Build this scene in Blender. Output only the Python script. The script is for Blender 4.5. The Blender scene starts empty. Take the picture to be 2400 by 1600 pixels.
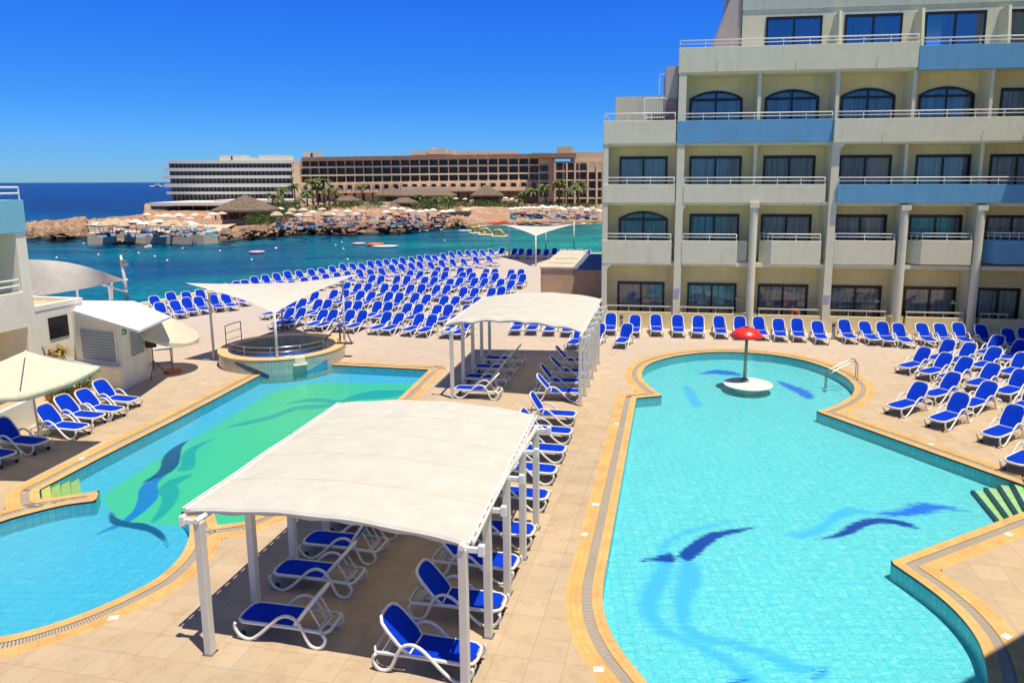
import bpy, math, random
import numpy as np
from mathutils import Vector, Matrix
random.seed(7); np.random.seed(7)
C = bpy.context.scene.collection
SC = bpy.context.scene
PI = math.pi
# ------------------------------------------------------------------ camera
F, CX, CY, PT, RO, H = 1700.0, 1272.7, 713.8, .1684, -.0018, 8.2
cf = np.array([0, math.cos(PT), -math.sin(PT)]); cr0 = np.array([1., 0, 0]); cu0 = np.cross(cr0, cf)
cr = math.cos(RO)*cr0 + math.sin(RO)*cu0; cu = -math.sin(RO)*cr0 + math.cos(RO)*cu0
cam = bpy.data.cameras.new('camera'); camo = bpy.data.objects.new('camera', cam); C.objects.link(camo)
camo.matrix_world = Matrix(((cr[0], cu[0], -cf[0], 0), (cr[1], cu[1], -cf[1], 0), (cr[2], cu[2], -cf[2], H), (0, 0, 0, 1)))
cam.sensor_fit = 'HORIZONTAL'; cam.sensor_width = 36; cam.lens = F/2400*36
cam.shift_x = -(CX-1200)/2400; cam.shift_y = (CY-800)/2400
cam.clip_start = .1; cam.clip_end = 30000
SC.camera = camo
# ------------------------------------------------------------------ world and sun
SUN = Vector((.50, -.46, 2.52)).normalized()
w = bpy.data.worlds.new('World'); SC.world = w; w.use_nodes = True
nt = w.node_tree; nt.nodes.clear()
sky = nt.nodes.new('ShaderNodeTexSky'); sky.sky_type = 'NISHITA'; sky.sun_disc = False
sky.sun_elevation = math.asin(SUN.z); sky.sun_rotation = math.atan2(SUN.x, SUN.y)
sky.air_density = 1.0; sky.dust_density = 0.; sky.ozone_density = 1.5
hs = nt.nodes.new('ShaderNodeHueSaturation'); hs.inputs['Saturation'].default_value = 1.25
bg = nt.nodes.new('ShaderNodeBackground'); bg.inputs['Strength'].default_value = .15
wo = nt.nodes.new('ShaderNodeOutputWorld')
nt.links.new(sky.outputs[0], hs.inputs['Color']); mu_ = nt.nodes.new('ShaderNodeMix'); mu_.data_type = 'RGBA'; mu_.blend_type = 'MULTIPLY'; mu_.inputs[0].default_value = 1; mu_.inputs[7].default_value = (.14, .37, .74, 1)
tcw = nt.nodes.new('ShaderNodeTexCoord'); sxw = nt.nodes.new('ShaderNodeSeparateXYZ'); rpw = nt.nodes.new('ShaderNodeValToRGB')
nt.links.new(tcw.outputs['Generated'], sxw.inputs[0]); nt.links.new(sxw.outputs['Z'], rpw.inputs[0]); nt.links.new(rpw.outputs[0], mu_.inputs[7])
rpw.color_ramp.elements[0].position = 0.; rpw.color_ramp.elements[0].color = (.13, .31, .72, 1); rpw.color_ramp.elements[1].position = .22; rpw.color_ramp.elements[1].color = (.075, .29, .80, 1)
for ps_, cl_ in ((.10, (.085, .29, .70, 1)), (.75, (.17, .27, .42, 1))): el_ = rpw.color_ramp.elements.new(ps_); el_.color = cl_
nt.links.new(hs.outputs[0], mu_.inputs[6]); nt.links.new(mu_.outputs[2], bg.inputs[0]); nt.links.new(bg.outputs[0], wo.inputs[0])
sl = bpy.data.lights.new('sun', 'SUN'); sl.energy = 4.5; sl.angle = math.radians(.5); sl.color = (1, .90, .74)
so = bpy.data.objects.new('sun', sl); C.objects.link(so); so.rotation_euler = SUN.to_track_quat('Z', 'Y').to_euler()
SC.view_settings.view_transform = 'Standard'; SC.view_settings.look = 'None'
SC.view_settings.exposure = 0.42; SC.view_settings.gamma = 1
# ------------------------------------------------------------------ helpers
def at(x, y, z=0.):
    d = cf + (x-CX)/F*cr - (y-CY)/F*cu
    t = (z-H)/d[2]
    return np.array([0, 0, H]) + d*t
def on_plane(x, y, P, n):
    d = cf + (x-CX)/F*cr - (y-CY)/F*cu; O = np.array([0, 0, H])
    return O + d*(((np.array(P)-O)@n)/(d@n))
def lnk(o, parent=None):
    C.objects.link(o)
    if parent is not None: o.parent = parent
    return o
def tag(o, label=None, cat=None, group=None, kind=None):
    if label: o['label'] = label
    if cat: o['category'] = cat
    if group: o['group'] = group
    if kind: o['kind'] = kind
    return o
def empty(name, loc=(0, 0, 0), rz=0., label=None, cat=None, group=None):
    o = bpy.data.objects.new(name, None); o.empty_display_size = .3; C.objects.link(o)
    o.location = loc; o.rotation_euler = (0, 0, rz); return tag(o, label, cat, group)
def dup(o, parent=None):
    c = o.copy(); C.objects.link(c)
    if parent is not None: c.parent = parent
    for ch in list(o.children): dup(ch, c)
    return c
class MB:
    def __init__(s): s.v = []; s.f = []; s.uv = None; s.sm = False
    def box(s, x0, x1, y0, y1, z0, z1, M=None):
        n = len(s.v)
        for p in ((x0, y0, z0), (x1, y0, z0), (x1, y1, z0), (x0, y1, z0), (x0, y0, z1), (x1, y0, z1), (x1, y1, z1), (x0, y1, z1)):
            s.v.append(tuple(M @ Vector(p)) if M is not None else p)
        for f in ((0, 3, 2, 1), (4, 5, 6, 7), (0, 1, 5, 4), (1, 2, 6, 5), (2, 3, 7, 6), (3, 0, 4, 7)): s.f.append(tuple(n+i for i in f))
        return s
    def prism(s, poly, z0, z1, M=None):   # poly in xy (ccw), extruded in z
        n = len(s.v); k = len(poly)
        for z in (z0, z1):
            for p in poly:
                q = (p[0], p[1], z); s.v.append(tuple(M @ Vector(q)) if M is not None else q)
        s.f.append(tuple(n+i for i in range(k))[::-1]); s.f.append(tuple(n+k+i for i in range(k)))
        for i in range(k): j = (i+1) % k; s.f.append((n+i, n+j, n+k+j, n+k+i))
        return s
    def tube(s, pts, r, n=8, closed=False, sq=1., up=None):
        pts = [Vector(p) for p in pts]; m = len(pts); b = len(s.v)
        ref = None
        for i in range(m):
            if closed: t = pts[(i+1) % m]-pts[i-1]
            else: t = pts[min(i+1, m-1)]-pts[max(i-1, 0)]
            if t.length < 1e-9: t = Vector((0, 0, 1))
            t.normalize()
            if ref is None:
                ref = Vector(up) if up else (Vector((0, 0, 1)) if abs(t.z) < .9 else Vector((1, 0, 0)))
            a = ref - t*ref.dot(t)
            if a.length < 1e-6: a = t.orthogonal()
            a.normalize(); ref = a; c = t.cross(a)
            rr = r[i] if isinstance(r, (list, tuple)) else r
            for k in range(n):
                an = 2*PI*k/n; s.v.append(tuple(pts[i] + a*(math.cos(an)*rr) + c*(math.sin(an)*rr*sq)))
        for i in range(m if closed else m-1):
            i2 = (i+1) % m
            for k in range(n):
                k2 = (k+1) % n; s.f.append((b+i*n+k, b+i*n+k2, b+i2*n+k2, b+i2*n+k))
        if not closed: s.f.append(tuple(b+k for k in range(n))[::-1]); s.f.append(tuple(b+(m-1)*n+k for k in range(n)))
        return s
    def lathe(s, prof, n=24, c=(0, 0, 0)):
        b = len(s.v); m = len(prof)
        for r, z in prof:
            for k in range(n):
                a = 2*PI*k/n; s.v.append((c[0]+r*math.cos(a), c[1]+r*math.sin(a), c[2]+z))
        for i in range(m-1):
            for k in range(n):
                k2 = (k+1) % n; s.f.append((b+i*n+k, b+i*n+k2, b+(i+1)*n+k2, b+(i+1)*n+k))
        return s
    def grid(s, P):   # P[i][j]
        b = len(s.v); m = len(P); n = len(P[0])
        for r in P:
            for p in r: s.v.append(tuple(float(q) for q in p))
        for i in range(m-1):
            for j in range(n-1): s.f.append((b+i*n+j, b+i*n+j+1, b+(i+1)*n+j+1, b+(i+1)*n+j))
        return s
    def build(s, name, mat=None, parent=None, smooth=False, solid=0., bev=0., off=-1.):
        me = bpy.data.meshes.new(name); me.from_pydata(s.v, [], s.f); me.update()
        if s.uv is not None:
            ul = me.uv_layers.new(name='UVMap'); idx = np.zeros(len(me.loops), dtype=np.int32); me.loops.foreach_get('vertex_index', idx)
            ul.data.foreach_set('uv', np.array(s.uv, dtype=np.float32)[idx].ravel())
        if mat: me.materials.append(mat)
        if smooth: me.polygons.foreach_set('use_smooth', [True]*len(me.polygons))
        o = bpy.data.objects.new(name, me); lnk(o, parent)
        if solid: md = o.modifiers.new('thickness', 'SOLIDIFY'); md.thickness = solid; md.offset = off
        if bev: md = o.modifiers.new('bevel', 'BEVEL'); md.width = bev; md.segments = 2; md.limit_method = 'ANGLE'
        return o
def spline(pts, n=6, closed=False):
    P = [np.array(p, float) for p in pts]; out = []; m = len(P)
    for i in range(m if closed else m-1):
        if closed: a, b, c, d = P[i-1], P[i], P[(i+1) % m], P[(i+2) % m]
        else: a, b, c, d = P[max(i-1, 0)], P[i], P[i+1], P[min(i+2, m-1)]
        for k in range(n):
            t = k/n; out.append(.5*((2*b)+(-a+c)*t+(2*a-5*b+4*c-d)*t*t+(-a+3*b-3*c+d)*t**3))
    if not closed: out.append(P[-1])
    return out
# ------------------------------------------------------------------ materials
MATS = {}
class NT:
    def __init__(s, name):
        m = bpy.data.materials.new(name); m.use_nodes = True; s.m = m; s.t = m.node_tree
        s.b = s.t.nodes['Principled BSDF']; s.out = s.t.nodes['Material Output']
    def n(s, ty, **kw):
        o = s.t.nodes.new(ty)
        for k, v in kw.items():
            if k in o.inputs.keys(): o.inputs[k].default_value = v
            else: setattr(o, k, v)
        return o
    def l(s, a, b): s.t.links.new(a, b)
    def coord(s, kind='Object', scale=(1, 1, 1), rot=(0, 0, 0)):
        tc = s.n('ShaderNodeTexCoord'); mp = s.n('ShaderNodeMapping'); s.l(tc.outputs[kind], mp.inputs[0])
        mp.inputs['Scale'].default_value = scale; mp.inputs['Rotation'].default_value = rot; return mp.outputs[0]
    def noise(s, vec, scale=5, detail=4, rough=.6, dist=0):
        o = s.n('ShaderNodeTexNoise', Scale=scale, Detail=detail, Roughness=rough, Distortion=dist); s.l(vec, o.inputs['Vector']); return o.outputs['Fac']
    def ramp(s, fac, stops):
        o = s.n('ShaderNodeValToRGB'); e = o.color_ramp.elements
        while len(e) < len(stops): e.new(.5)
        for i, (p, c) in enumerate(stops): e[i].position = p; e[i].color = (*c, 1) if len(c) == 3 else c
        s.l(fac, o.inputs[0]); return o.outputs[0]
    def mix(s, fac, a, b, mode='MIX'):
        o = s.n('ShaderNodeMix', data_type='RGBA', blend_type=mode)
        for sock, v in ((o.inputs[0], fac), (o.inputs[6], a), (o.inputs[7], b)):
            if hasattr(v, 'is_output'): s.l(v, sock)
            else: sock.default_value = (*v, 1) if isinstance(v, (tuple, list)) and len(v) == 3 else v
        return o.outputs[2]
    def bump(s, h, strength=.3, dist=.02):
        o = s.n('ShaderNodeBump', Strength=strength, Distance=dist); s.l(h, o.inputs['Height']); s.l(o.outputs[0], s.b.inputs['Normal']); return o
def mat(name, col, rough=.6, var=.12, scale=3., bump=.0, bscale=60, metal=0., spec=.5, kind='Object', stain=0.):
    if name in MATS: return MATS[name]
    t = NT(name); v = t.coord(kind)
    t.b.inputs['Roughness'].default_value = rough; t.b.inputs['Metallic'].default_value = metal; t.b.inputs['Specular IOR Level'].default_value = spec
    c1 = tuple(x*(1-var) for x in col); c2 = tuple(min(1, x*(1+var)) for x in col)
    c = t.ramp(t.noise(v, scale, 5), [(.3, c1), (.7, c2)])
    if stain:
        sv = t.coord(kind, (2.2, 2.2, .25)); c = t.mix(t.ramp(t.noise(sv, 1.6, 6, .65), [(.48, (0, 0, 0)), (.75, (stain,)*3)]), c, tuple(x*.55 for x in col))
    t.l(c, t.b.inputs['Base Color'])
    if bump: t.bump(t.noise(v, bscale, 3), bump, .01)
    MATS[name] = t.m; return t.m
M_white = mat('white_plaster', (.73, .70, .50), .75, .05, 1.5, .15, 40, stain=.22)
M_bright = mat('bright_white_plaster', (.82, .79, .64), .75, .05, 1.5, .15, 40, stain=.2)
M_cream = mat('cream_plaster', (.82, .69, .36), .8, .07, .8, .15, 40, stain=.3)
M_blue = mat('blue_plaster', (.13, .36, .56), .7, .06, 1.2, .15, 40, stain=.25)
M_lblue = mat('pale_blue_plaster', (.20, .50, .62), .7, .06, 1.2, .15, 40)
M_rail = mat('white_metal', (.76, .77, .72), .4, .05, 4)
M_frame = mat('dark_window_frame', (.012, .012, .014), .35, .1)
M_plastic = mat('white_resin', (.72, .71, .63), .38, .04, 5)
M_post = mat('grey_white_powder_coat', (.63, .62, .53), .45, .06, 3)
M_steel = mat('stainless_steel', (.45, .44, .42), .25, .1, 4, metal=.9)
M_bronze = mat('dark_bronze_metal', (.09, .06, .045), .4, .15, 4, metal=.5)
M_black = mat('black_plastic', (.012, .012, .013), .45, .2)
M_terra = mat('terracotta', (.48, .14, .05), .8, .2, 6, .2)
M_red = mat('red_paint', (.72, .028, .018), .35, .1, 6)
M_orange = mat('orange_plastic', (.85, .13, .03), .5, .15, 8)
M_green_paint = mat('green_paint', (.17, .30, .20), .45, .2, 4)
M_brownwall = mat('tan_wall', (.54, .36, .21), .85, .08, 1.2, .2, 30, stain=.4)
M_thatch = mat('brown_thatch', (.17, .125, .085), .95, .35, 1.5, .6, 8)
M_sand = mat('sand', (.62, .46, .30), .95, .12, .3, .2, 4)
M_farwhite = mat('far_white_concrete', (.68, .66, .55), .7, .04, .2)
M_fartan = mat('far_tan_stone', (.60, .44, .27), .85, .1, .15)
M_fartan2 = mat('far_tan_stone_light', (.74, .57, .36), .85, .08, .15)
M_farroof = mat('far_brown_roof', (.30, .18, .11), .8, .15, .3)
M_trunk = mat('palm_trunk', (.16, .11, .07), .9, .25, 3)
M_yellow = mat('yellow_plastic', (.75, .42, .02), .45, .1, 2)
M_pink = mat('pink_vinyl', (.75, .35, .36), .45, .3, 1.2)
M_signgreen = mat('sign_green', (.02, .25, .12), .5, .05)
M_signblue = mat('sign_grey_blue', (.35, .42, .55), .5, .1)
def glass_mat(name, tint, refl=.35):
    t = NT(name); t.b.inputs['Base Color'].default_value = (*tint, 1); t.b.inputs['Roughness'].default_value = .03
    v = t.coord('Object', (1, 1, .12)); t.l(t.ramp(t.noise(v, 9, 3), [(.35, tuple(x*.5 for x in tint)), (.65, tuple(x*1.5 for x in tint))]), t.b.inputs['Base Color'])
    t.b.inputs['Specular IOR Level'].default_value = refl*2; t.b.inputs['IOR'].default_value = 1.6
    t.bump(t.noise(t.coord('Object', (1, 1, 1)), .9, 2), .12, .05); return t.m
def clear_glass(name, rim=1.6):
    t = NT(name); tr = t.n('ShaderNodeBsdfTransparent'); tr.inputs[0].default_value = (.84, .90, .90, 1)
    gl = t.n('ShaderNodeBsdfGlossy', Roughness=.02); fr = t.n('ShaderNodeFresnel', IOR=rim)
    bp = t.n('ShaderNodeBump', Strength=.06, Distance=.05); t.l(t.noise(t.coord('Object'), 1.3, 2), bp.inputs['Height']); t.l(bp.outputs[0], gl.inputs['Normal'])
    mx = t.n('ShaderNodeMixShader'); t.l(fr.outputs[0], mx.inputs[0]); t.l(tr.outputs[0], mx.inputs[1]); t.l(gl.outputs[0], mx.inputs[2]); t.l(mx.outputs[0], t.out.inputs[0]); return t.m
M_pane = clear_glass('window_glass', 2.0); M_pane2 = clear_glass('sky_window_glass', 3.6)
M_farglass = glass_mat('far_glass', (.045, .042, .042), .12)
def curtain_mat():
    t = NT('sheer_curtain'); t.b.inputs['Roughness'].default_value = .9
    v = t.coord('Object', (1, 1, .02)); f = t.noise(v, 7, 3, .7)
    t.l(t.ramp(f, [(.3, (.22, .25, .25)), (.5, (.60, .64, .63)), (.7, (.85, .88, .86))]), t.b.inputs['Base Color']); t.bump(f, .8, .05); return t.m
M_curtain = curtain_mat()
def fabric(name, col, rough=.75, weave=220, var=.06, transl=0., spec=.25):
    t = NT(name); v = t.coord('Object'); t.b.inputs['Roughness'].default_value = rough; t.b.inputs['Specular IOR Level'].default_value = spec
    c = t.ramp(t.noise(v, 2.2, 6, .65), [(.3, tuple(x*(1-var) for x in col)), (.7, tuple(min(1, x*(1+var)) for x in col))]); t.l(c, t.b.inputs['Base Color'])
    t.bump(t.noise(v, 1.3, 7, .62, .6), .5, .07)
    if transl:
        tr = t.n('ShaderNodeBsdfTranslucent'); t.l(c, tr.inputs[0]); mx = t.n('ShaderNodeMixShader'); mx.inputs[0].default_value = transl
        t.l(t.b.outputs[0], mx.inputs[1]); t.l(tr.outputs[0], mx.inputs[2]); t.l(mx.outputs[0], t.out.inputs[0])
    return t.m
M_canvas = fabric('cream_canvas', (.65, .63, .545), var=.07, transl=.21)
M_seam = mat('canvas_seam', (.60, .56, .46), .8, .05)
M_parasol = fabric('yellowish_canvas', (.78, .74, .56), transl=.3)
M_sling = fabric('blue_mesh_sling', (.002, .034, .44), .9, var=.16, spec=.06)
M_roofwhite = mat('white_sheet_roof', (.70, .70, .72), .6, .04, 2, .1, 20)
def tile_deck():
    t = NT('deck_tiles'); v = t.coord('Object', (1, 1, 1), (0, 0, .197)); br = t.n('ShaderNodeTexBrick')
    t.l(v, br.inputs['Vector']); br.offset = 0.; br.inputs['Scale'].default_value = 1.; br.inputs['Mortar Size'].default_value = .006
    br.inputs['Brick Width'].default_value = .62; br.inputs['Row Height'].default_value = .62; br.inputs['Mortar Smooth'].default_value = .3
    br.inputs['Color1'].default_value = (.455, .35, .222, 1); br.inputs['Color2'].default_value = (.505, .392, .26, 1); br.inputs['Mortar'].default_value = (.34, .25, .17, 1); br.inputs['Bias'].default_value = 0
    n = t.ramp(t.noise(v, 2.2, 7, .7), [(.28, (.84, .80, .76)), (.5, (1, 1, 1)), (.75, (1.0, 1.04, 1.07))])
    c = t.mix(1., br.outputs['Color'], n, 'MULTIPLY')
    big = t.ramp(t.noise(v, .16, 4, .6), [(.35, (.90, .92, .96)), (.65, (1.05, 1.0, .95))])
    c = t.mix(1., c, big, 'MULTIPLY'); fine = t.ramp(t.noise(v, 45, 3, .7), [(.3, (.93, .93, .93)), (.7, (1.05, 1.05, 1.05))]); c = t.mix(1., c, fine, 'MULTIPLY')
    # far seaward terrace has paler, greyer paving
    sx = t.n('ShaderNodeSeparateXYZ'); tc = t.n('ShaderNodeTexCoord'); t.l(tc.outputs['Object'], sx.inputs[0])
    mr = t.n('ShaderNodeMapRange'); mr.inputs['From Min'].default_value = 24; mr.inputs['From Max'].default_value = 44; t.l(sx.outputs['Y'], mr.inputs[0])
    pale = t.mix(1., n, (.50, .43, .365), 'MULTIPLY'); c = t.mix(mr.outputs[0], c, pale)
    t.l(c, t.b.inputs['Base Color']); t.b.inputs['Roughness'].default_value = .7; t.b.inputs['Specular IOR Level'].default_value = .25
    t.bump(br.outputs['Fac'], -.15, .01); return t.m
M_deck = tile_deck()
def coping_mat(name, c1, c2, step=.24, mort=.035):
    t = NT(name); tc = t.n('ShaderNodeTexCoord'); br = t.n('ShaderNodeTexBrick'); t.l(tc.outputs['UV'], br.inputs['Vector'])
    br.offset = 0; br.inputs['Scale'].default_value = 1; br.inputs['Brick Width'].default_value = step; br.inputs['Row Height'].default_value = .115
    br.inputs['Mortar Size'].default_value = .004; br.inputs['Color1'].default_value = (*c1, 1); br.inputs['Color2'].default_value = (*c2, 1); br.inputs['Mortar'].default_value = (.40, .24, .10, 1)
    n = t.ramp(t.noise(t.coord('Object'), 1.3, 6, .7), [(.3, (.78, .74, .72)), (.6, (1.05, 1.05, 1.05))]); t.l(t.mix(1., br.outputs[0], n, 'MULTIPLY'), t.b.inputs['Base Color'])
    t.b.inputs['Roughness'].default_value = .6; t.b.inputs['Specular IOR Level'].default_value = .3; return t.m
M_cop = coping_mat('yellow_coping_tile', (.62, .375, .13), (.66, .41, .155))
M_cop2 = coping_mat('tan_coping_tile', (.61, .365, .12), (.65, .40, .15))
def grate_mat():
    t = NT('gutter_grate'); tc = t.n('ShaderNodeTexCoord'); sx = t.n('ShaderNodeSeparateXYZ'); t.l(tc.outputs['UV'], sx.inputs[0])
    m1 = t.n('ShaderNodeMath', operation='MULTIPLY'); m1.inputs[1].default_value = 22.; t.l(sx.outputs[0], m1.inputs[0])
    fr = t.n('ShaderNodeMath', operation='FRACT'); t.l(m1.outputs[0], fr.inputs[0])
    c = t.ramp(fr.outputs[0], [(.0, (.42, .37, .30)), (.55, (.42, .37, .30)), (.62, (.16, .13, .10)), (.95, (.16, .13, .10))])
    c = t.mix(t.ramp(t.noise(t.coord('Object'), .8, 4), [(.45, (0, 0, 0)), (.6, (1, 1, 1))]), c, (.30, .25, .19)); t.l(c, t.b.inputs['Base Color']); t.b.inputs['Roughness'].default_value = .7; return t.m
M_grate = grate_mat()
def wall_tile(name, col, grout, wtile=.16, edge=(.01, .03, .05)):
    t = NT(name); tc = t.n('ShaderNodeTexCoord'); br = t.n('ShaderNodeTexBrick'); t.l(tc.outputs['UV'], br.inputs['Vector']); br.offset = 0
    br.inputs['Scale'].default_value = 1; br.inputs['Brick Width'].default_value = wtile; br.inputs['Row Height'].default_value = .32; br.inputs['Mortar Size'].default_value = .012
    br.inputs['Color1'].default_value = (*col, 1); br.inputs['Color2'].default_value = (*[x*.85 for x in col], 1); br.inputs['Mortar'].default_value = (*grout, 1)
    sx = t.n('ShaderNodeSeparateXYZ'); t.l(tc.outputs['UV'], sx.inputs[0]); r = t.n('ShaderNodeMath', operation='LESS_THAN'); r.inputs[1].default_value = .06; t.l(sx.outputs[1], r.inputs[0])
    t.l(t.mix(r.outputs[0], br.outputs[0], edge), t.b.inputs['Base Color']); t.b.inputs['Roughness'].default_value = .25; return t.m
M_wtile = wall_tile('turquoise_wall_tile', (.15, .50, .56), (.07, .38, .46))
M_jtile = wall_tile('pale_stone_tile', (.52, .46, .36), (.38, .34, .27), .14, (.50, .44, .34))
M_jin = wall_tile('grey_green_tile', (.30, .31, .24), (.22, .23, .18), .14, (.30, .28, .22))
def pool_floor(name, base, cols, grid=.25, rip=.5, amp=.35):
    t = NT(name); v = t.coord('Object'); 
    nz = t.n('ShaderNodeTexNoise', Scale=3.5, Detail=4, Roughness=.7); t.l(v, nz.inputs['Vector'])
    dv = t.n('ShaderNodeVectorMath', operation='MULTIPLY_ADD'); t.l(nz.outputs['Color'], dv.inputs[0]); dv.inputs[1].default_value = (.10, .10, 0); t.l(v, dv.inputs[2])
    br = t.n('ShaderNodeTexBrick'); t.l(dv.outputs[0], br.inputs['Vector']); br.offset = 0; br.inputs['Scale'].default_value = 1
    br.inputs['Brick Width'].default_value = grid; br.inputs['Row Height'].default_value = grid; br.inputs['Mortar Size'].default_value = .012; br.inputs['Mortar Smooth'].default_value = .6
    br.inputs['Color1'].default_value = (*base, 1); br.inputs['Color2'].default_value = (*[x*.94 for x in base], 1); br.inputs['Mortar'].default_value = (*[x*m for x, m in zip(base, (.55, .83, .9))], 1)
    # rippling light patches on the mosaic
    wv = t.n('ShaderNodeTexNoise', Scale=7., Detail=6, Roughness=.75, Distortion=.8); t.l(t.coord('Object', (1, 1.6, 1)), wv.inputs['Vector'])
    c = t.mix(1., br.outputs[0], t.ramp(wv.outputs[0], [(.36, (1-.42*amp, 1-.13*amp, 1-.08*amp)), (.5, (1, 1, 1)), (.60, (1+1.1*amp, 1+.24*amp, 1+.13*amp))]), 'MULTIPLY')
    fine = t.n('ShaderNodeTexNoise', Scale=2.6, Detail=7, Roughness=.8); t.l(t.coord('Object', (1, 4.5, 1)), fine.inputs['Vector'])
    for a, col in cols:
        at_ = t.n('ShaderNodeAttribute', attribute_name=a); ad = t.n('ShaderNodeMath', operation='ADD'); t.l(at_.outputs['Fac'], ad.inputs[0])
        sb = t.n('ShaderNodeMath', operation='MULTIPLY_ADD'); t.l(fine.outputs[0], sb.inputs[0]); sb.inputs[1].default_value = rip; sb.inputs[2].default_value = -rip/2; t.l(sb.outputs[0], ad.inputs[1])
        c = t.mix(t.ramp(ad.outputs[0], [(.38, (0, 0, 0)), (.62, (1, 1, 1))]), c, col)
    t.l(c, t.b.inputs['Base Color']); t.b.inputs['Roughness'].default_value = .5; t.b.inputs['Specular IOR Level'].default_value = .1; return t.m
def water_mat(name, tint, scale=3.5, strength=.25, rough=.03):
    t = NT(name); tr = t.n('ShaderNodeBsdfTransparent'); tr.inputs[0].default_value = (*tint, 1); gl = t.n('ShaderNodeBsdfGlossy', Roughness=rough)
    fr = t.n('ShaderNodeFresnel', IOR=1.33); v = t.coord('Object', (1, 1.5, 1)); h = t.noise(v, scale, 5, .6)
    bp = t.n('ShaderNodeBump', Strength=strength, Distance=.06); t.l(h, bp.inputs['Height']); t.l(bp.outputs[0], gl.inputs['Normal']); t.l(bp.outputs[0], fr.inputs['Normal'])
    mx = t.n('ShaderNodeMixShader'); t.l(fr.outputs[0], mx.inputs[0]); t.l(tr.outputs[0], mx.inputs[1]); t.l(gl.outputs[0], mx.inputs[2]); t.l(mx.outputs[0], t.out.inputs[0]); return t.m
M_poolwater = water_mat('pool_water', (.80, .95, .97))
def sea_mat():
    t = NT('sea_water'); v = t.coord('Object'); sx = t.n('ShaderNodeSeparateXYZ'); t.l(v, sx.inputs[0])
    mr = t.n('ShaderNodeMapRange'); mr.inputs['From Min'].default_value = 60; mr.inputs['From Max'].default_value = 1200; t.l(sx.outputs['Y'], mr.inputs[0])
    xr = t.n('ShaderNodeMapRange'); xr.inputs['From Min'].default_value = -45; xr.inputs['From Max'].default_value = 25; t.l(sx.outputs['X'], xr.inputs[0])
    near = t.mix(xr.outputs[0], (.0, .12, .22), (.0, .30, .22))
    c = t.mix(t.ramp(mr.outputs[0], [(0, (0, 0, 0)), (.09, (.25,)*3), (.2, (1, 1, 1))]), near, (.0, .008, .10))
    pt = t.ramp(t.noise(t.coord('Object', (.6, 1.6, 1)), .045, 5, .65, .5), [(.38, (.55, .62, .85)), (.62, (1.5, 1.45, 1.1))]); c = t.mix(1., c, pt, 'MULTIPLY')
    ch = t.ramp(t.noise(t.coord('Object', (1, 2.2, 1)), .9, 6, .75), [(.40, (.55, .62, .7)), (.55, (1, 1, 1)), (.68, (1.9, 1.8, 1.6))]); c = t.mix(1., c, ch, 'MULTIPLY')
    t.l(c, t.b.inputs['Base Color']); t.b.inputs['Roughness'].default_value = .22; t.b.inputs['IOR'].default_value = 1.33; t.b.inputs['Specular IOR Level'].default_value = .04
    t.bump(t.noise(t.coord('Object', (1, 2, 1)), .8, 6, .7), .6, .5); return t.m
M_sea = sea_mat()
def rock_mat():
    t = NT('coast_rock'); v = t.coord('Object'); n = t.noise(v, .35, 8, .75, .3)
    c = t.ramp(n, [(.3, (.10, .065, .04)), (.45, (.36, .22, .13)), (.6, (.55, .38, .23)), (.75, (.62, .48, .33))])
    m = t.ramp(t.noise(v, .09, 3), [(.5, (0, 0, 0)), (.62, (.6, .6, .6))]); c = t.mix(m, c, (.42, .21, .12)); sx = t.n('ShaderNodeSeparateXYZ'); t.l(v, sx.inputs[0])
    wet = t.ramp(sx.outputs['Z'], [(0, (1, 1, 1)), (.01, (1, 1, 1))])
    mr = t.n('ShaderNodeMapRange'); mr.inputs['From Min'].default_value = -3.0; mr.inputs['From Max'].default_value = -2.3; t.l(sx.outputs['Z'], mr.inputs[0])
    c = t.mix(mr.outputs[0], (.06, .045, .025), c); t.l(c, t.b.inputs['Base Color']); t.b.inputs['Roughness'].default_value = .95; t.bump(n, .8, 1.); return t.m
M_rock = rock_mat()
def leaf_mat(name, c1, c2):
    t = NT(name); oi = t.n('ShaderNodeObjectInfo'); n = t.noise(t.coord('Object'), 2.5, 3); c = t.ramp(n, [(.3, c1), (.7, c2)]); t.l(c, t.b.inputs['Base Color']); t.b.inputs['Roughness'].default_value = .6
    tr = t.n('ShaderNodeBsdfTranslucent'); t.l(c, tr.inputs[0]); mx = t.n('ShaderNodeMixShader'); mx.inputs[0].default_value = .25; t.l(t.b.outputs[0], mx.inputs[1]); t.l(tr.outputs[0], mx.inputs[2]); t.l(mx.outputs[0], t.out.inputs[0]); return t.m
M_leaf = leaf_mat('green_leaf', (.035, .075, .015), (.14, .20, .04)); M_palm = leaf_mat('palm_leaf', (.05, .09, .02), (.20, .25, .06)); M_dry = leaf_mat('dry_leaf', (.30, .13, .05), (.42, .36, .05))
def shutter_mat(name, col):
    t = NT(name); v = t.coord('Object', (1, 1, 1)); sx = t.n('ShaderNodeSeparateXYZ'); t.l(v, sx.inputs[0]); m = t.n('ShaderNodeMath', operation='MULTIPLY'); m.inputs[1].default_value = 52; t.l(sx.outputs[2], m.inputs[0])
    s = t.n('ShaderNodeMath', operation='SINE'); t.l(m.outputs[0], s.inputs[0]); t.b.inputs['Base Color'].default_value = (*col, 1); t.b.inputs['Roughness'].default_value = .45; t.bump(s.outputs[0], .9, .02)
    t.l(t.ramp(s.outputs[0], [(.0, tuple(x*.6 for x in col)), (.35, col)]), t.b.inputs['Base Color']); return t.m
M_shutter = shutter_mat('grey_roller_shutter', (.46, .54, .57))
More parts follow.
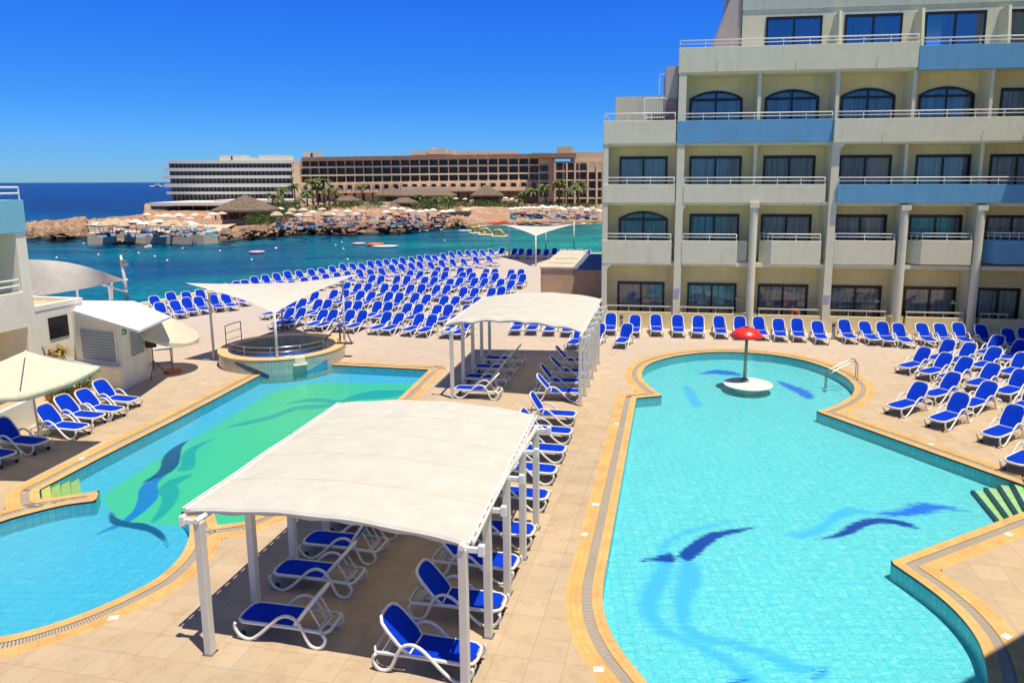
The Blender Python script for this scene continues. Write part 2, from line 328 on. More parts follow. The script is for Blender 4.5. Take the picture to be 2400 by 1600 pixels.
# ------------------------------------------------------------------ pool outlines (traced, real size)
def P2(L): return [tuple(at(x, y)[:2]) for x, y in L]
r8 = lambda x, y: (1400+x/2.352, 760+y/2.352)
r3 = lambda x, y: (1300+x/2.138, 1000+y/2.138)
right_px = [r8(215, 405), r8(355, 392)] + [r8(*p) for p in spline([(352, 388), (290, 340), (252, 300), (246, 262), (275, 226), (330, 200), (420, 176), (550, 158), (700, 151), (850, 156), (1000, 171), (1150, 200), (1270, 240), (1360, 285), (1410, 330), (1417, 362), (1395, 395), (1340, 430), (1270, 460), (1209, 478)], 4)]
right_px += [(2486, 1166)] + [(2088, 1314)] + [tuple(p) for p in spline([(2089, 1317), (2165, 1369), (2226, 1418), (2273, 1470), (2301, 1520), (2315, 1580), (2315, 1640), (2290, 1700), (2220, 1760), (2080, 1810), (1880, 1825), (1700, 1780), (1590, 1700), (1520, 1600), (1464, 1532), (1430, 1475), (1414, 1420), (1414, 1370), (1424, 1310)], 4)]
POOL_R = P2(right_px)
left_px = [(1005.8, 865.5), (765, 853.7), (650, 850), (612.7, 877), (400, 988.7), (237, 1071), (92, 1147), (94, 1170), (233, 1149), (224, 1172)]
left_px += [tuple(p) for p in spline([(222, 1173), (153, 1182), (76, 1200), (0, 1222), (-120, 1268), (-230, 1330), (-260, 1400), (-200, 1460), (-90, 1490), (0, 1490), (76, 1474), (172, 1444), (249, 1413), (314, 1383), (364, 1356), (406, 1321), (429, 1291), (442, 1260), (444, 1237), (438, 1217), (424, 1199)], 4)]
left_px += [(500, 1194), (510, 1230), (570, 1222), (610, 1205), (937, 931)]
POOL_L = P2(left_px)
def area(P): return .5*sum(P[i][0]*P[(i+1) % len(P)][1]-P[(i+1) % len(P)][0]*P[i][1] for i in range(len(P)))
if area(POOL_R) < 0: POOL_R = POOL_R[::-1]
if area(POOL_L) < 0: POOL_L = POOL_L[::-1]
def sdf(P, X):   # positive outside; also returns arc length of nearest point
    P = np.array(P); Q = np.roll(P, -1, 0); E = Q-P; L = np.hypot(E[:, 0], E[:, 1]); S = np.concatenate([[0], np.cumsum(L)[:-1]])
    best = np.full(len(X), 1e9); arc = np.zeros(len(X)); ins = np.zeros(len(X), bool)
    for i in range(len(P)):
        if L[i] < 1e-9: continue
        r = X-P[i]; t = np.clip((r@E[i])/L[i]**2, 0, 1); d = np.hypot(r[:, 0]-t*E[i, 0], r[:, 1]-t*E[i, 1])
        m = d < best; best[m] = d[m]; arc[m] = S[i]+t[m]*L[i]
        c = ((P[i, 1] > X[:, 1]) != (Q[i, 1] > X[:, 1]))
        if E[i, 1] != 0: c &= X[:, 0] < (E[i, 0]*(X[:, 1]-P[i, 1])/E[i, 1]+P[i, 0]); ins ^= c
    return np.where(ins, -best, best), arc
def clip_poly(pts, k):   # pts: list of arrays [x,y,arc,g1,g2..]; keep index k >= 0
    out = []
    for i in range(len(pts)):
        a, b = pts[i], pts[(i+1) % len(pts)]
        if a[k] >= 0: out.append(a)
        if (a[k] >= 0) != (b[k] >= 0): t = a[k]/(a[k]-b[k]); out.append(a+(b-a)*t)
    return out
def region(fn, bbox, size, leaf, z, keepsize):
    """quadtree mesh of the set where every g >= 0; fn(X) -> (arc, [g...])"""
    x0, x1, y0, y1 = bbox; cells = [(x0+i*size, y0+j*size) for i in range(int((x1-x0)/size)+1) for j in range(int((y1-y0)/size)+1)]
    cells = np.array(cells); s = size; mb = MB(); uv = []
    while len(cells):
        c = cells+s/2; arc, g = fn(c); gm = np.min(np.array(g), 0); half = s*.7072
        full = (gm > half) & (s <= keepsize); out = gm < -half
        for p in cells[full]:
            n = len(mb.v); q = [(p[0], p[1]), (p[0]+s, p[1]), (p[0]+s, p[1]+s), (p[0], p[1]+s)]
            mb.v += [(a, b, z) for a, b in q]; mb.f.append((n, n+1, n+2, n+3)); uv += [(0, 0)]*4
        rest = cells[~full & ~out]
        if s <= leaf*1.01:
            if len(rest):
                corners = np.concatenate([rest, rest+[s, 0], rest+[s, s], rest+[0, s]]); arc, g = fn(corners); A = np.column_stack([corners, arc]+list(g)); m = len(rest)
                for i in range(m):
                    pts = [A[i], A[i+m], A[i+2*m], A[i+3*m]]; ar = [p[2] for p in pts]
                    if max(ar)-min(ar) > 1:
                        a0 = ar[0]; pts = [p.copy() for p in pts]
                        for p in pts: p[2] = a0
                    for k in range(3, A.shape[1]):
                        if pts: pts = clip_poly(pts, k)
                    if len(pts) >= 3:
                        n = len(mb.v); mb.v += [(p[0], p[1], z) for p in pts]; uv += [(p[2], p[3]) for p in pts]; mb.f.append(tuple(range(n, n+len(pts))))
            break
        s /= 2; cells = np.concatenate([rest, rest+[s, 0], rest+[s, s], rest+[0, s]]) if len(rest) else rest
    mb.uv = uv; return mb
OUT = [(-46, -15), (42, -15), (42, 77), (7.5, 81.8), (0, 82.6), (-5, 83.4), (-6.8, 82.2), (-10.2, 79), (-13.2, 75), (-16.4, 70.6), (-19.8, 66.6), (-21.6, 62.4), (-24, 58.2), (-25.2, 54.3), (-26, 50.8), (-28, 46), (-33, 44), (-46, 44)]
W1, W2, W3 = .22, .42, .74
def fdeck(X):
    a, _ = sdf(POOL_L, X); b, _ = sdf(POOL_R, X); o, _ = sdf(OUT, X); return np.zeros(len(X)), [np.minimum(a, b)-W3, -o]
deck = region(fdeck, (-46, 42, -15, 84), 4., .125, 0., 4.).build('deck', M_deck); tag(deck, 'sand coloured tiled pool deck and sea terrace', kind='structure')
slab = MB(); n0 = len(OUT)
for i in range(n0):
    a, b = OUT[i], OUT[(i+1) % n0]; k = len(slab.v); slab.v += [(*a, 0), (*b, 0), (*b, -7), (*a, -7)]; slab.f.append((k, k+1, k+2, k+3))
tag(slab.build('sea_wall', mat('sea_wall_stone', (.45, .36, .26), .9, .25, .8, .4, 3)), 'stone retaining wall under the edge of the sea terrace', 'wall')
kb = MB(); kp = OUT[2:17]
for i in range(len(kp)-1):
    a = Vector((*kp[i], 0)); b = Vector((*kp[i+1], 0)); d = (b-a); L = d.length; M = Matrix.Translation(a) @ Matrix.Rotation(math.atan2(d.y, d.x), 4, 'Z'); kb.box(-.01*(i % 2), L, 0.02+.002*i, .32, .0, .22+.002*(i % 2), M)
tag(kb.build('kerb', M_white), 'low white kerb wall along the sea edge of the terrace', 'kerb')
bounds = {}
def pool(P, name, label, floor_mat, zf):
    xs = [p[0] for p in P]; ys = [p[1] for p in P]; bb = (min(xs)-1, max(xs)+1, min(ys)-1, max(ys)+1)
    for nm, a, b, m, z in (('coping', 0., W1, M_cop, 0.), ('gutter_grate', W1, W2, M_grate, -.012), ('outer_coping', W2, W3, M_cop2, .0)):
        def fn(X, a=a, b=b):
            d, arc = sdf(P, X); return arc, [d-a, b-d]
        o = region(fn, bb, 1., .125, z, .01).build(name+'_'+nm, m); tag(o, label+', '+nm.replace('_', ' '), kind='structure')
    wl = MB(); uv = []; s = 0
    for i in range(len(P)):
        a, b = P[i], P[(i+1) % len(P)]; L = math.dist(a, b); k = len(wl.v); wl.v += [(*a, .0), (*b, .0), (*b, zf), (*a, zf)]; wl.f.append((k, k+1, k+2, k+3)); uv += [(s, 0), (s+L, 0), (s+L, -zf), (s, -zf)]; s += L
    wl.uv = uv; tag(wl.build(name+'_wall', M_wtile), label+', tiled side wall', kind='structure')
    return bb
def floor_grid(name, bb, zf, m, attrs, step=.1, label=''):
    nx = int((bb[1]-bb[0])/step); ny = int((bb[3]-bb[2])/step); xs = bb[0]+np.arange(nx+1)*step; ys = bb[2]+np.arange(ny+1)*step
    X, Y = np.meshgrid(xs, ys); V = np.column_stack([X.ravel(), Y.ravel(), np.full(X.size, zf)]); idx = np.arange(X.size).reshape(ny+1, nx+1)
    Fq = np.stack([idx[:-1, :-1], idx[:-1, 1:], idx[1:, 1:], idx[1:, :-1]], -1).reshape(-1, 4)
    me = bpy.data.meshes.new(name); me.from_pydata(V.tolist(), [], Fq.tolist()); me.materials.append(m)
    for a, polys, soft in attrs:
        val = np.zeros(len(V))
        for po in polys:
            d, _ = sdf([tuple(at(x, y, zf)[:2]) for x, y in po], V[:, :2]); val = np.maximum(val, np.clip(.5-d/soft, 0, 1))
        at_ = me.attributes.new(a, 'FLOAT', 'POINT'); at_.data.foreach_set('value', val.astype(np.float32))
    o = bpy.data.objects.new(name, me); C.objects.link(o); tag(o, label, kind='structure'); return o
ZF = -.40
bbR = pool(POOL_R, 'right_pool', 'large turquoise swimming pool', None, ZF); bbL = pool(POOL_L, 'left_pool', 'green and blue swimming pool', None, ZF)
l1 = lambda L: [(x/2.613, 1000+y/2.613) for x, y in L]
l5 = lambda L: [(400+x/3.409, 600+y/3.409) for x, y in L]
rr3 = lambda L: [r3(*p) for p in L]; rr8 = lambda L: [r8(*p) for p in L]
sp = lambda L: [tuple(p) for p in spline(L, 4, True)]
green = [(239, 1165), (278, 1136), (358, 1084), (418, 1048), (538, 978), (645, 916), (700, 903), (767, 897), (957, 899), (1030, 903), (1020, 950), (700, 1260), (425, 1233), (383, 1230), (344, 1226), (306, 1230), (264, 1210)]
L_dark = [sp(l1([(1190, 68), (1100, 105), (1030, 150), (992, 200), (985, 238), (955, 285), (865, 345), (930, 325), (1000, 300), (1060, 265), (1095, 225), (1105, 180), (1115, 125), (1150, 90)])), sp(l1([(680, 510), (665, 550), (690, 595), (800, 620), (900, 640), (970, 680), (1010, 720), (1028, 762), (1028, 710), (1005, 660), (960, 620), (880, 590), (780, 580), (715, 555)]))]
L_blue = [sp(l1([(1060, 268), (960, 300), (880, 350), (848, 395), (845, 440), (815, 510), (750, 570), (640, 630), (570, 668), (690, 625), (780, 590), (880, 520), (955, 450), (972, 400), (965, 350), (1010, 300)]))]
L_teal = [sp(l1([(1330, 65), (1200, 110), (1120, 160), (1108, 230), (1090, 270), (1180, 255), (1198, 200), (1200, 150), (1260, 100)])), sp(l1([(1185, 290), (1080, 310), (1000, 350), (968, 400), (992, 440), (975, 500), (915, 595), (1000, 545), (1070, 470), (1100, 400), (1090, 350)])),
          sp(l5([(900, 1188), (1050, 1145), (1200, 1132), (1340, 1150), (1480, 1120), (1600, 1098), (1480, 1155), (1340, 1180), (1200, 1168), (1050, 1168)])), sp(l5([(440, 1370), (600, 1320), (800, 1270), (1000, 1200), (1200, 1185), (1340, 1185), (1200, 1215), (1000, 1232), (830, 1295), (620, 1345)])), sp(l5([(1400, 1130), (1600, 1078), (1800, 1070), (1900, 1080), (1780, 1125), (1600, 1142), (1480, 1148)]))]
R_dark = [sp(rr3([(1010, 500), (900, 512), (780, 528), (700, 570), (650, 610), (622, 640), (665, 672), (725, 640), (770, 595), (830, 552), (920, 530)])), rr3([(530, 645), (570, 632), (610, 650), (598, 682), (555, 676), (440, 672), (440, 660)]), sp(rr3([(1290, 562), (1400, 540), (1470, 492), (1560, 462), (1660, 456), (1760, 475), (1830, 512), (1740, 496), (1640, 482), (1560, 500), (1480, 540), (1400, 556)]))]
R_blue = [sp(rr3([(2070, 420), (1980, 400), (1880, 382), (1790, 388), (1720, 418), (1600, 430), (1720, 448), (1850, 438), (1950, 415)])), sp(rr8([(560, 275), (640, 252), (740, 258), (800, 282), (700, 278), (640, 272)])), sp(rr8([(1000, 312), (1080, 336), (1160, 366), (1195, 402), (1150, 408), (1090, 374), (1020, 338)])), rr3([(900, 1275), (960, 1270), (960, 1300), (890, 1300)]), rr3([(1300, 1225), (1370, 1215), (1350, 1245), (1290, 1245)])]
R_pale = [sp(rr3([(900, 470), (700, 505), (580, 555), (515, 620), (508, 700), (450, 790), (420, 880), (455, 965), (545, 1050), (690, 1100), (800, 1165), (900, 1240), (980, 1330), (1060, 1330), (1000, 1240), (900, 1165), (790, 1105), (620, 1035), (532, 960), (520, 880), (565, 780), (592, 690), (545, 640), (570, 595), (650, 540), (770, 505)])),
          sp(rr3([(640, 655), (618, 760), (595, 850), (608, 950), (650, 1040), (760, 1085), (900, 1105), (1060, 1165), (1200, 1235), (1370, 1228), (1250, 1195), (1100, 1125), (940, 1075), (780, 1045), (695, 1000), (672, 940), (705, 830), (738, 760), (715, 690)])), sp(rr3([(1600, 430), (1480, 405), (1400, 428), (1330, 488), (1230, 528), (1150, 542), (1250, 556), (1350, 526), (1420, 466), (1500, 438)])), sp(rr8([(470, 335), (495, 400), (530, 455), (580, 445), (548, 400), (522, 355)]))]
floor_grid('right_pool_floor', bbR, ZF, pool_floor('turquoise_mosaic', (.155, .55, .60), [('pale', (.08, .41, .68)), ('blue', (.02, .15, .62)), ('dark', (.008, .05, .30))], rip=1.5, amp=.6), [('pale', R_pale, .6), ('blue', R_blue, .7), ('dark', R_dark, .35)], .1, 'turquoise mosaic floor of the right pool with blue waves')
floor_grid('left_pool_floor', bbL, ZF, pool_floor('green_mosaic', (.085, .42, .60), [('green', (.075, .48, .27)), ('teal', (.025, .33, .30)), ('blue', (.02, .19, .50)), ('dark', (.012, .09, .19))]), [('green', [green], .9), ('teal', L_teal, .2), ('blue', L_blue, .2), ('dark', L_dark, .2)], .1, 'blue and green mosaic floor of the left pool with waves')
from mathutils.geometry import tessellate_polygon
for nm, P, lab in (('right_pool_water', POOL_R, 'clear water surface of the right pool'), ('left_pool_water', POOL_L, 'clear water surface of the left pool')):
    mb = MB(); mb.v = [(*p, -.07) for p in P]; mb.f = [tuple(t) for t in tessellate_polygon([[Vector((*p, 0)) for p in P]])]; tag(mb.build(nm, M_poolwater), lab, kind='structure')
# steps down into the pools
M_step = mat('green_step_tile', (.50, .62, .27), .5, .15, 6); M_stepedge = mat('dark_step_edge', (.012, .05, .10), .5, .1)
st = empty('pool_steps', (0, 0, 0), 0, 'green tiled steps with dark edges in the corner of the right pool', 'steps')
ed = MB(); tr_ = MB(); A0, A1 = at(*r3(2090, 262)), at(*r3(2252, 452)); B0, B1 = at(*r3(2370, 262)), at(*r3(2420, 410))
for i in range(5):
    z = ZF+.08+i*.08; f = i/4.; a = A0+(B0-A0)*f*.9; b = A1+(B1-A1)*f*.9; dx = (A0-A1)/np.linalg.norm(A0-A1); nrm = np.array([-dx[1], dx[0], 0]);
    if nrm[0] < 0: nrm = -nrm
    for mbx, o0, o1, dz in ((tr_, 0., 3.2, 0), (ed, 0., .10, .004)):
        k = len(mbx.v); q = [a+nrm*o0, b+nrm*o0, b+nrm*o1, a+nrm*o1]; mbx.v += [(p[0], p[1], z+dz) for p in q]+[(p[0], p[1], z-.13) for p in q]; mbx.f += [(k, k+1, k+2, k+3), (k, k+1, k+5, k+4)]
tr_.build('tread', M_step, st); ed.build('nosing', M_stepedge, st)
st = empty('pool_steps', (0, 0, 0), 0, 'yellow green tiled steps in the pointed corner of the left pool', 'steps')
for i in range(4):
    q = [at(*p, ZF+.36-i*.08) for p in ((96+i*23, 1141-i*5), (116+i*23, 1134-i*5), (122+i*23, 1166-i*3), (99+i*23, 1169-i*3))]; mb = MB(); mb.v = [tuple(p) for p in q]+[(p[0], p[1], ZF) for p in q]
    mb.f = [(0, 1, 2, 3)]+[(j, (j+1) % 4, 4+(j+1) % 4, 4+j) for j in range(4)]; mb.build('tread', mat('yellow_green_tile', (.40, .45, .12), .5, .1, 6), st)
# small white depth marker tiles on the coping
for i, (x, y) in enumerate([(266, 1447), (1403, 1568), (1370, 1252), (1396, 1182), (2364, 1252), (2182, 1041), (191, 1075), (2359, 1491), (1445, 993)]):
    p = at(x, y); tag(MB().box(-.09, .09, -.07, .07, .002, .008, Matrix.Translation(p) @ Matrix.Rotation(random.uniform(-.3, 1.4), 4, 'Z')).build('marker_tile', M_plastic), ['white marker tile on the curved coping of the left pool', 'white marker tile at the near left curve of the right pool', 'white marker tile on the straight left coping of the right pool, nearer of two', 'white marker tile on the left coping of the right pool, farther of two', 'white marker tile on the coping by the inner corner of the right pool', 'white marker tile on the far right coping of the right pool', 'white marker tile on the far left coping of the left pool beside the shaded loungers', 'white marker tile at the edge of the shadow in the bottom right corner', 'white marker tile farthest along the left coping of the right pool'][i], 'tile', 'white marker tiles on the pool coping')
# ------------------------------------------------------------------ sea, land
sea = MB(); sea.v = [(-9000, -200, -3), (9000, -200, -3), (9000, 26000, -3), (-9000, 26000, -3)]; sea.f = [(0, 1, 2, 3)]; tag(sea.build('sea', M_sea), 'blue sea turning green towards the beach', kind='structure')
# ------------------------------------------------------------------ hotel
D_ = np.array([.98963608, -.14359818, 0]); N_ = np.array([-.14359818, -.98963608, 0]); P0 = at(1586, 770)
HM = Matrix(((D_[0], -N_[0], 0, P0[0]), (D_[1], -N_[1], 0, P0[1]), (0, 0, 1, 0), (0, 0, 0, 1)))
hotel = empty('hotel', tuple(P0), math.atan2(D_[1], D_[0]), 'large white and blue hotel with stacked balconies behind the right pool', 'hotel')
def hp(mb, name, m, parent=None, **k): return mb.build(name, m, parent or hotel, **k)
SR = 23.; DEP = 1.6; FL = [0.22, 3.75, 7.1, 10.3, 14.0]
BAY = [(-3.97, -.26), (.14, 3.77), (3.95, 7.76), (8.16, 11.47), (11.65, 15.17), (15.35, 19.1), (19.3, 23.)]
TOPS = [3.65, 7.02, 10.2, 13.9]      # underside of the parapet above each floor
wins = {0: [(-3.42, -.70), (.60, 3.37), (4.56, 7.31), (8.45, 11.25), (12.42, 15.14), (16.2, 18.4), (19.9, 22.5)],
        1: [(-3.41, -.61), (.60, 3.36), (4.55, 7.28), (8.49, 11.24), (12.4, 15.1), (16.3, 18.9), (19.9, 22.5)],
        2: [(-3.42, -.71), (.50, 3.36), (4.53, 7.30), (8.55, 11.25), (12.48, 15.25), (16.2, 18.9), (19.9, 22.5)],
        3: [(.40, 3.27), (4.45, 7.30), (8.4, 11.2), (12.36, 15.15), (16.4, 19.0), (19.9, 22.5)]}
WT = {0: (.3, 2.42), 1: (3.95, 6.36), 2: (7.25, 9.57), 3: (10.45, 12.95)}
arched = {(1, 0), (3, 0), (3, 1), (3, 2), (3, 3)}
ladd = lambda lst, *a: lst.append(a)
def window(parent, s0, s1, z0, z1, d, arch=False, fr=M_frame, open_=False, n=2):
    fw = .12; wdw = MB(); zt = z1
    if arch:
        m = (s0+s1)/2; hw = (s1-s0)/2; rise = .42; zs = z1-.28
        wdw.box(s0, s0+fw, d-.06, d, z0, zs); wdw.box(s1-fw, s1, d-.06, d, z0, zs); wdw.box(s0+fw, s1-fw, d-.055, d, zs-.13, zs)
        pts = [(s0+(s1-s0)*i/14, zs+rise*math.sin(PI*i/14)**.8) for i in range(15)]
        for i in range(14):
            (a, za), (b, zb) = pts[i], pts[i+1]; k = len(wdw.v)
            for y in (d-.06, d-.002): wdw.v += [(a, y, max(zs, za-fw)), (b, y, max(zs, zb-fw)), (b, y, zb), (a, y, za)]
            wdw.f += [(k, k+1, k+2, k+3), (k+4, k+7, k+6, k+5), (k+3, k+2, k+6, k+7), (k, k+4, k+5, k+1)]
        wdw.box(m-.05, m+.05, d-.05, d-.001, z0, zs+rise-.05)
        zt = zs
    else:
        wdw.box(s0, s0+fw, d-.06, d, z0, z1-fw*1.3); wdw.box(s1-fw, s1, d-.06, d, z0, z1-fw*1.3); wdw.box(s0, s1, d-.06, d, z1-fw*1.3, z1)
        for i in range(1, n): m = s0+(s1-s0)*i/n; wdw.box(m-.055, m+.055, d-.055, d-.001, z0, z1-fw*1.3)
    wdw.box(s0+fw, s1-fw, d-.05, d-.001, z0, z0+.08)
    o = hp(wdw, 'window', fr, parent); pn = MB(); k = 0
    if arch:
        pn.v = [(s0+fw, d-.02, z0+.08), (s1-fw, d-.02, z0+.08)]+[(p[0], d-.02, p[1]-.03) for p in pts[::-1][1:-1]]; pn.f = [tuple(range(len(pn.v)))]
    else: pn.v = [(s0+fw, d-.02, z0+.08), (s1-fw, d-.02, z0+.08), (s1-fw, d-.02, z1-fw), (s0+fw, d-.02, z1-fw)]; pn.f = [(0, 1, 2, 3)]
    hp(pn, 'pane', M_pane2 if z0 > 15 else M_pane, o)
    cu = MB(); G = []
    ztop = z1-(.1 if not arch else .02); lo = s0+fw; hi = s1-fw
    if open_: lo = s0+(s1-s0)*.30
    for j in range(2):
        row = []
        for i in range(61): f = i/60; s = lo+(hi-lo)*f; row.append((s, d+.10+.035*math.sin(f*75)+.02*math.sin(f*31+s), z0+.1 if j == 0 else ztop))
        G.append(row)
    cu.grid(G); hp(cu, 'curtain', M_curtain, o, smooth=True); return o
for k, L in wins.items():
    for i, (a, b) in enumerate(L):
        kk = (k, i); window(hotel, a, b, WT[k][0], WT[k][1], DEP+.0, kk in arched)
# cut the rear wall where the windows stand: rebuild the wall from strips
wall = MB()
for k in range(4):
    s0 = -4.25 if k < 3 else -.25; zb = (FL[k]-.2 if k else 0); zt = TOPS[k]+.3; cur = s0
    for i, (a, b) in enumerate(wins[k]):
        wall.box(cur, a, DEP, DEP+.18, zb, zt); z1 = WT[k][1]
        if (k, i) in arched:
            zs = z1-.28; pts = [(a+(b-a)*j/14, zs+.42*math.sin(PI*j/14)**.8) for j in range(15)]
            for j in range(14):
                (p, zp), (q, zq) = pts[j], pts[j+1]; n = len(wall.v)
                for y in (DEP, DEP+.18): wall.v += [(p, y, zp), (q, y, zq), (q, y, zt), (p, y, zt)]
                wall.f += [(n, n+1, n+2, n+3), (n+4, n+7, n+6, n+5), (n, n+4, n+5, n+1)]
        else: wall.box(a, b, DEP, DEP+.18, z1, zt)
        wall.box(a, b, DEP, DEP+.18, zb, WT[k][0]); cur = b
    wall.box(cur, SR, DEP, DEP+.18, zb, zt)
hp(wall, 'wall', M_cream)
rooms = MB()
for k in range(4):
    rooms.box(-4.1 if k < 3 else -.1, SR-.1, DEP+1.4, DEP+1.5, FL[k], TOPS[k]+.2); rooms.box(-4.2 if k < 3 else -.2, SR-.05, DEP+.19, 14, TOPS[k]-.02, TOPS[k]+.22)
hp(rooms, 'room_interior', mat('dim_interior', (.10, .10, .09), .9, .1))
for k in range(1, 5):
    s0 = -4.24 if k < 4 else -.24; hp(MB().box(s0, SR, .16, DEP-.002, FL[k]-.22, FL[k]), 'balcony_slab', M_white)
hp(MB().box(-4.24, SR, .16, DEP-.002, .0, .2), 'balcony_slab', M_white)
body = MB(); body.box(-4.27, -4.0, -.02, 13.98, 0, 10.9); body.box(-4.25, SR, 13.75, 14, 0, 14.2); body.box(-.27, -.0, DEP+.3, 13.9, 10.9, 14.6); body.box(-.28, .0, -.0, 13.9, 14.0, 14.4)
body.box(-4.2, SR, DEP, 13.7, 10.32, 10.38); body.box(-.2, SR, DEP+1, 13.7, 14.12, 14.18); hp(body, 'side_wall', M_white)
# piers, fins and round columns
def pier(s0, s1, z0, z1, d0=-.06, d1=DEP-.003, name='pier'): hp(MB().box(s0, s1, d0, d1, z0, z1), name, M_white, bev=.012)
pier(-4.25, -3.97, 0, 10.2); pier(-.26, .14, 0, 15.12, -.07); pier(7.76, 8.16, 0, 10.2, -.09)
for k in range(4):
    zt = TOPS[k]
    for s in (3.86, 11.56, 15.26, 19.2):
        if k >= 1: pier(s, s+.17, FL[k]+.002, zt+.05, .1 if k == 3 else .5, DEP-.004, 'party_wall')
        else: pier(s, s+.17, .2, zt+.3, .75, DEP-.004, 'party_wall')
    if k == 3: pier(7.8, 7.98, FL[k]+.002, zt+.05, .1, DEP-.004, 'party_wall')
for s, zt in ((3.93, 7.05), (11.62, 6.95), (15.35, 6.95), (19.3, 6.95)):
    mb = MB(); mb.lathe([(.0, 0), (.21, 0), (.21, zt-.28), (.21, zt-.28)], 24, (s, -.02, 0)); mb.box(s-.24, s+.24, -.26, .22, zt-.28, zt); hp(mb, 'column', M_white, smooth=False)
    for p in hotel.children[-1:]: pass
# parapets
def parapet(s0, s1, z0, z1, m, d0=-.1, rail=True, ch0=0., ch1=0., lamps=0, rz=(.36, .19), step=1.32):
    mb = MB(); mb.box(s0+ch0, s1-ch1, d0, d0+.16, z0, z1)
    if ch0: mb.prism([(s0, d0+ch0*1.1), (s0+ch0-.003, d0+.002), (s0+ch0-.003, d0+.158), (s0+.1, d0+ch0*1.1+.06)], z0+.002, z1-.002)
    if ch1: mb.prism([(s1-ch1+.003, d0+.002), (s1, d0+ch1*1.1), (s1-.1, d0+ch1*1.1+.06), (s1-ch1+.003, d0+.158)], z0+.002, z1-.002)
    mb.box(s0+ch0+.0, s1-ch1, d0+.16, .3, z0+.01, z0+.25)
    o = hp(mb, 'parapet', m, bev=.015)
    if rail:
        r = MB(); a, b = s0+.05+ch0, s1-.05-ch1; yy = d0+.08
        pts = [(a, yy), (b, yy)]
        if ch0: pts = [(s0+.05, yy+ch0*1.1)]+pts
        if ch1: pts = pts+[(s1-.05, yy+ch1*1.1)]
        for h in rz: r.tube([(x, y, z1+h) for x, y in pts], .032 if h == rz[0] else .022, 6)
        for (x0, y0), (x1, y1) in zip(pts[:-1], pts[1:]):
            L = math.hypot(x1-x0, y1-y0); nn = max(1, round(L/step)) if L > 1 else 3
            for i in range(nn+1): f = i/nn; r.tube([(x0+(x1-x0)*f, y0+(y1-y0)*f, z1-.02), (x0+(x1-x0)*f, y0+(y1-y0)*f, z1+rz[0])], .02, 6)
        hp(r, 'railing', M_rail, smooth=True)
    for s in ([s0+(s1-s0)*(i+.5)/lamps for i in range(lamps)] if lamps else []):
        hp(MB().tube([(s, d0-.01, z0+.02), (s-.02, d0-.06, z0+.35), (s+.04, d0-.12, z0+.5)], .014, 5), 'drain_spout', M_steel)
    return o
parapet(-4.25, -.42, 3.65, 4.94, M_white, d0=-.08)
parapet(.14, 3.12, 3.68, 4.96, M_white, ch1=0.); parapet(4.35, 7.5, 3.72, 5.0, M_white, ch0=.55)
parapet(8.16, 11.25, 3.78, 5.05, M_white); parapet(11.95, 15.05, 3.82, 5.1, M_white, ch0=.6); parapet(15.75, 19.1, 3.9, 5.15, M_blue, ch0=.6, step=.42); parapet(19.5, 22.9, 3.9, 5.15, M_blue, step=.42)
for a, b, c, d in ((3.12, 3.7, 3.69, 4.95), (11.0, 11.4, 3.8, 5.04), (15.0, 15.2, 3.84, 5.09)): hp(MB().box(a, b, .35, .5, c, d), 'side_parapet', M_white)
parapet(-4.25, -.32, 7.02, 8.02, M_white); parapet(.14, 7.55, 7.03, 8.01, M_white); parapet(8.12, 17.3, 7.05, 8.0, M_blue, d0=-.28); parapet(17.36, 22.9, 7.05, 8.0, M_blue, d0=-.10, step=.45)
parapet(-4.25, -.36, 10.2, 11.42, M_white, rz=(.38,)); parapet(-.3, 7.72, 10.2, 11.38, M_blue, lamps=2, d0=-.12); parapet(7.76, 17.3, 10.16, 11.36, M_white, lamps=2, d0=-.28); parapet(17.36, 22.9, 10.16, 11.3, M_white, d0=-.10)
parapet(-.3, 11.66, 13.86, 15.12, M_white, lamps=3, d0=-.1); parapet(11.68, 22.9, 13.72, 14.92, M_blue, lamps=3, d0=-.12)
# rounded inner corners of the openings
def fillet(s, z, r=.55):
    mb = MB(); pl = [(s, z)]+[(s+r-r*math.cos(a), z-r+r*math.sin(a)) for a in [PI/2*i/8 for i in range(8, -1, -1)]]
    k = len(pl)
    for y in (-.07, .12):
        for p in pl: mb.v.append((p[0], y, p[1]))
    mb.f = [tuple(range(k)), tuple(range(2*k-1, k-1, -1))]+[(i, (i+1) % k, k+(i+1) % k, k+i) for i in range(k)]; hp(mb, 'arch_corner', M_white)
fillet(-3.97, 3.66); fillet(.14, 7.03); fillet(8.16, 10.17)
# ground floor terrace wall with low rail
tw = MB()
for a, b in ((-3.97, -.28), (.16, 3.1), (4.4, 7.74), (8.18, 11.1), (12.1, 15.0), (15.8, 19.0), (19.4, 22.9)):
    tw.box(a, b, -.03, .13, 0, .92 if a < 12 else .98)
tw.box(3.1, 4.4, .34, .5, 0, .92); tw.box(11.1, 12.1, .34, .5, 0, .95); tw.box(15., 15.8, .34, .5, 0, .95); hp(tw, 'terrace_wall', M_cream, bev=.01)
r = MB()
for a, b in ((-3.97, -.26), (.16, 3.1), (4.4, 7.74), (8.18, 11.1), (12.1, 15.0), (15.8, 17.2), (17.9, 19.0)):
    r.box(a, b, .02, .1, 1.2, 1.27)
    n = 3
    for i in range(n+1): s = a+.05+(b-a-.1)*i/n; r.tube([(s, .06, .9), (s, .06, 1.2)], .022, 6)
hp(r, 'terrace_railing', mat('cream_rail', (.60, .55, .44), .5, .05))
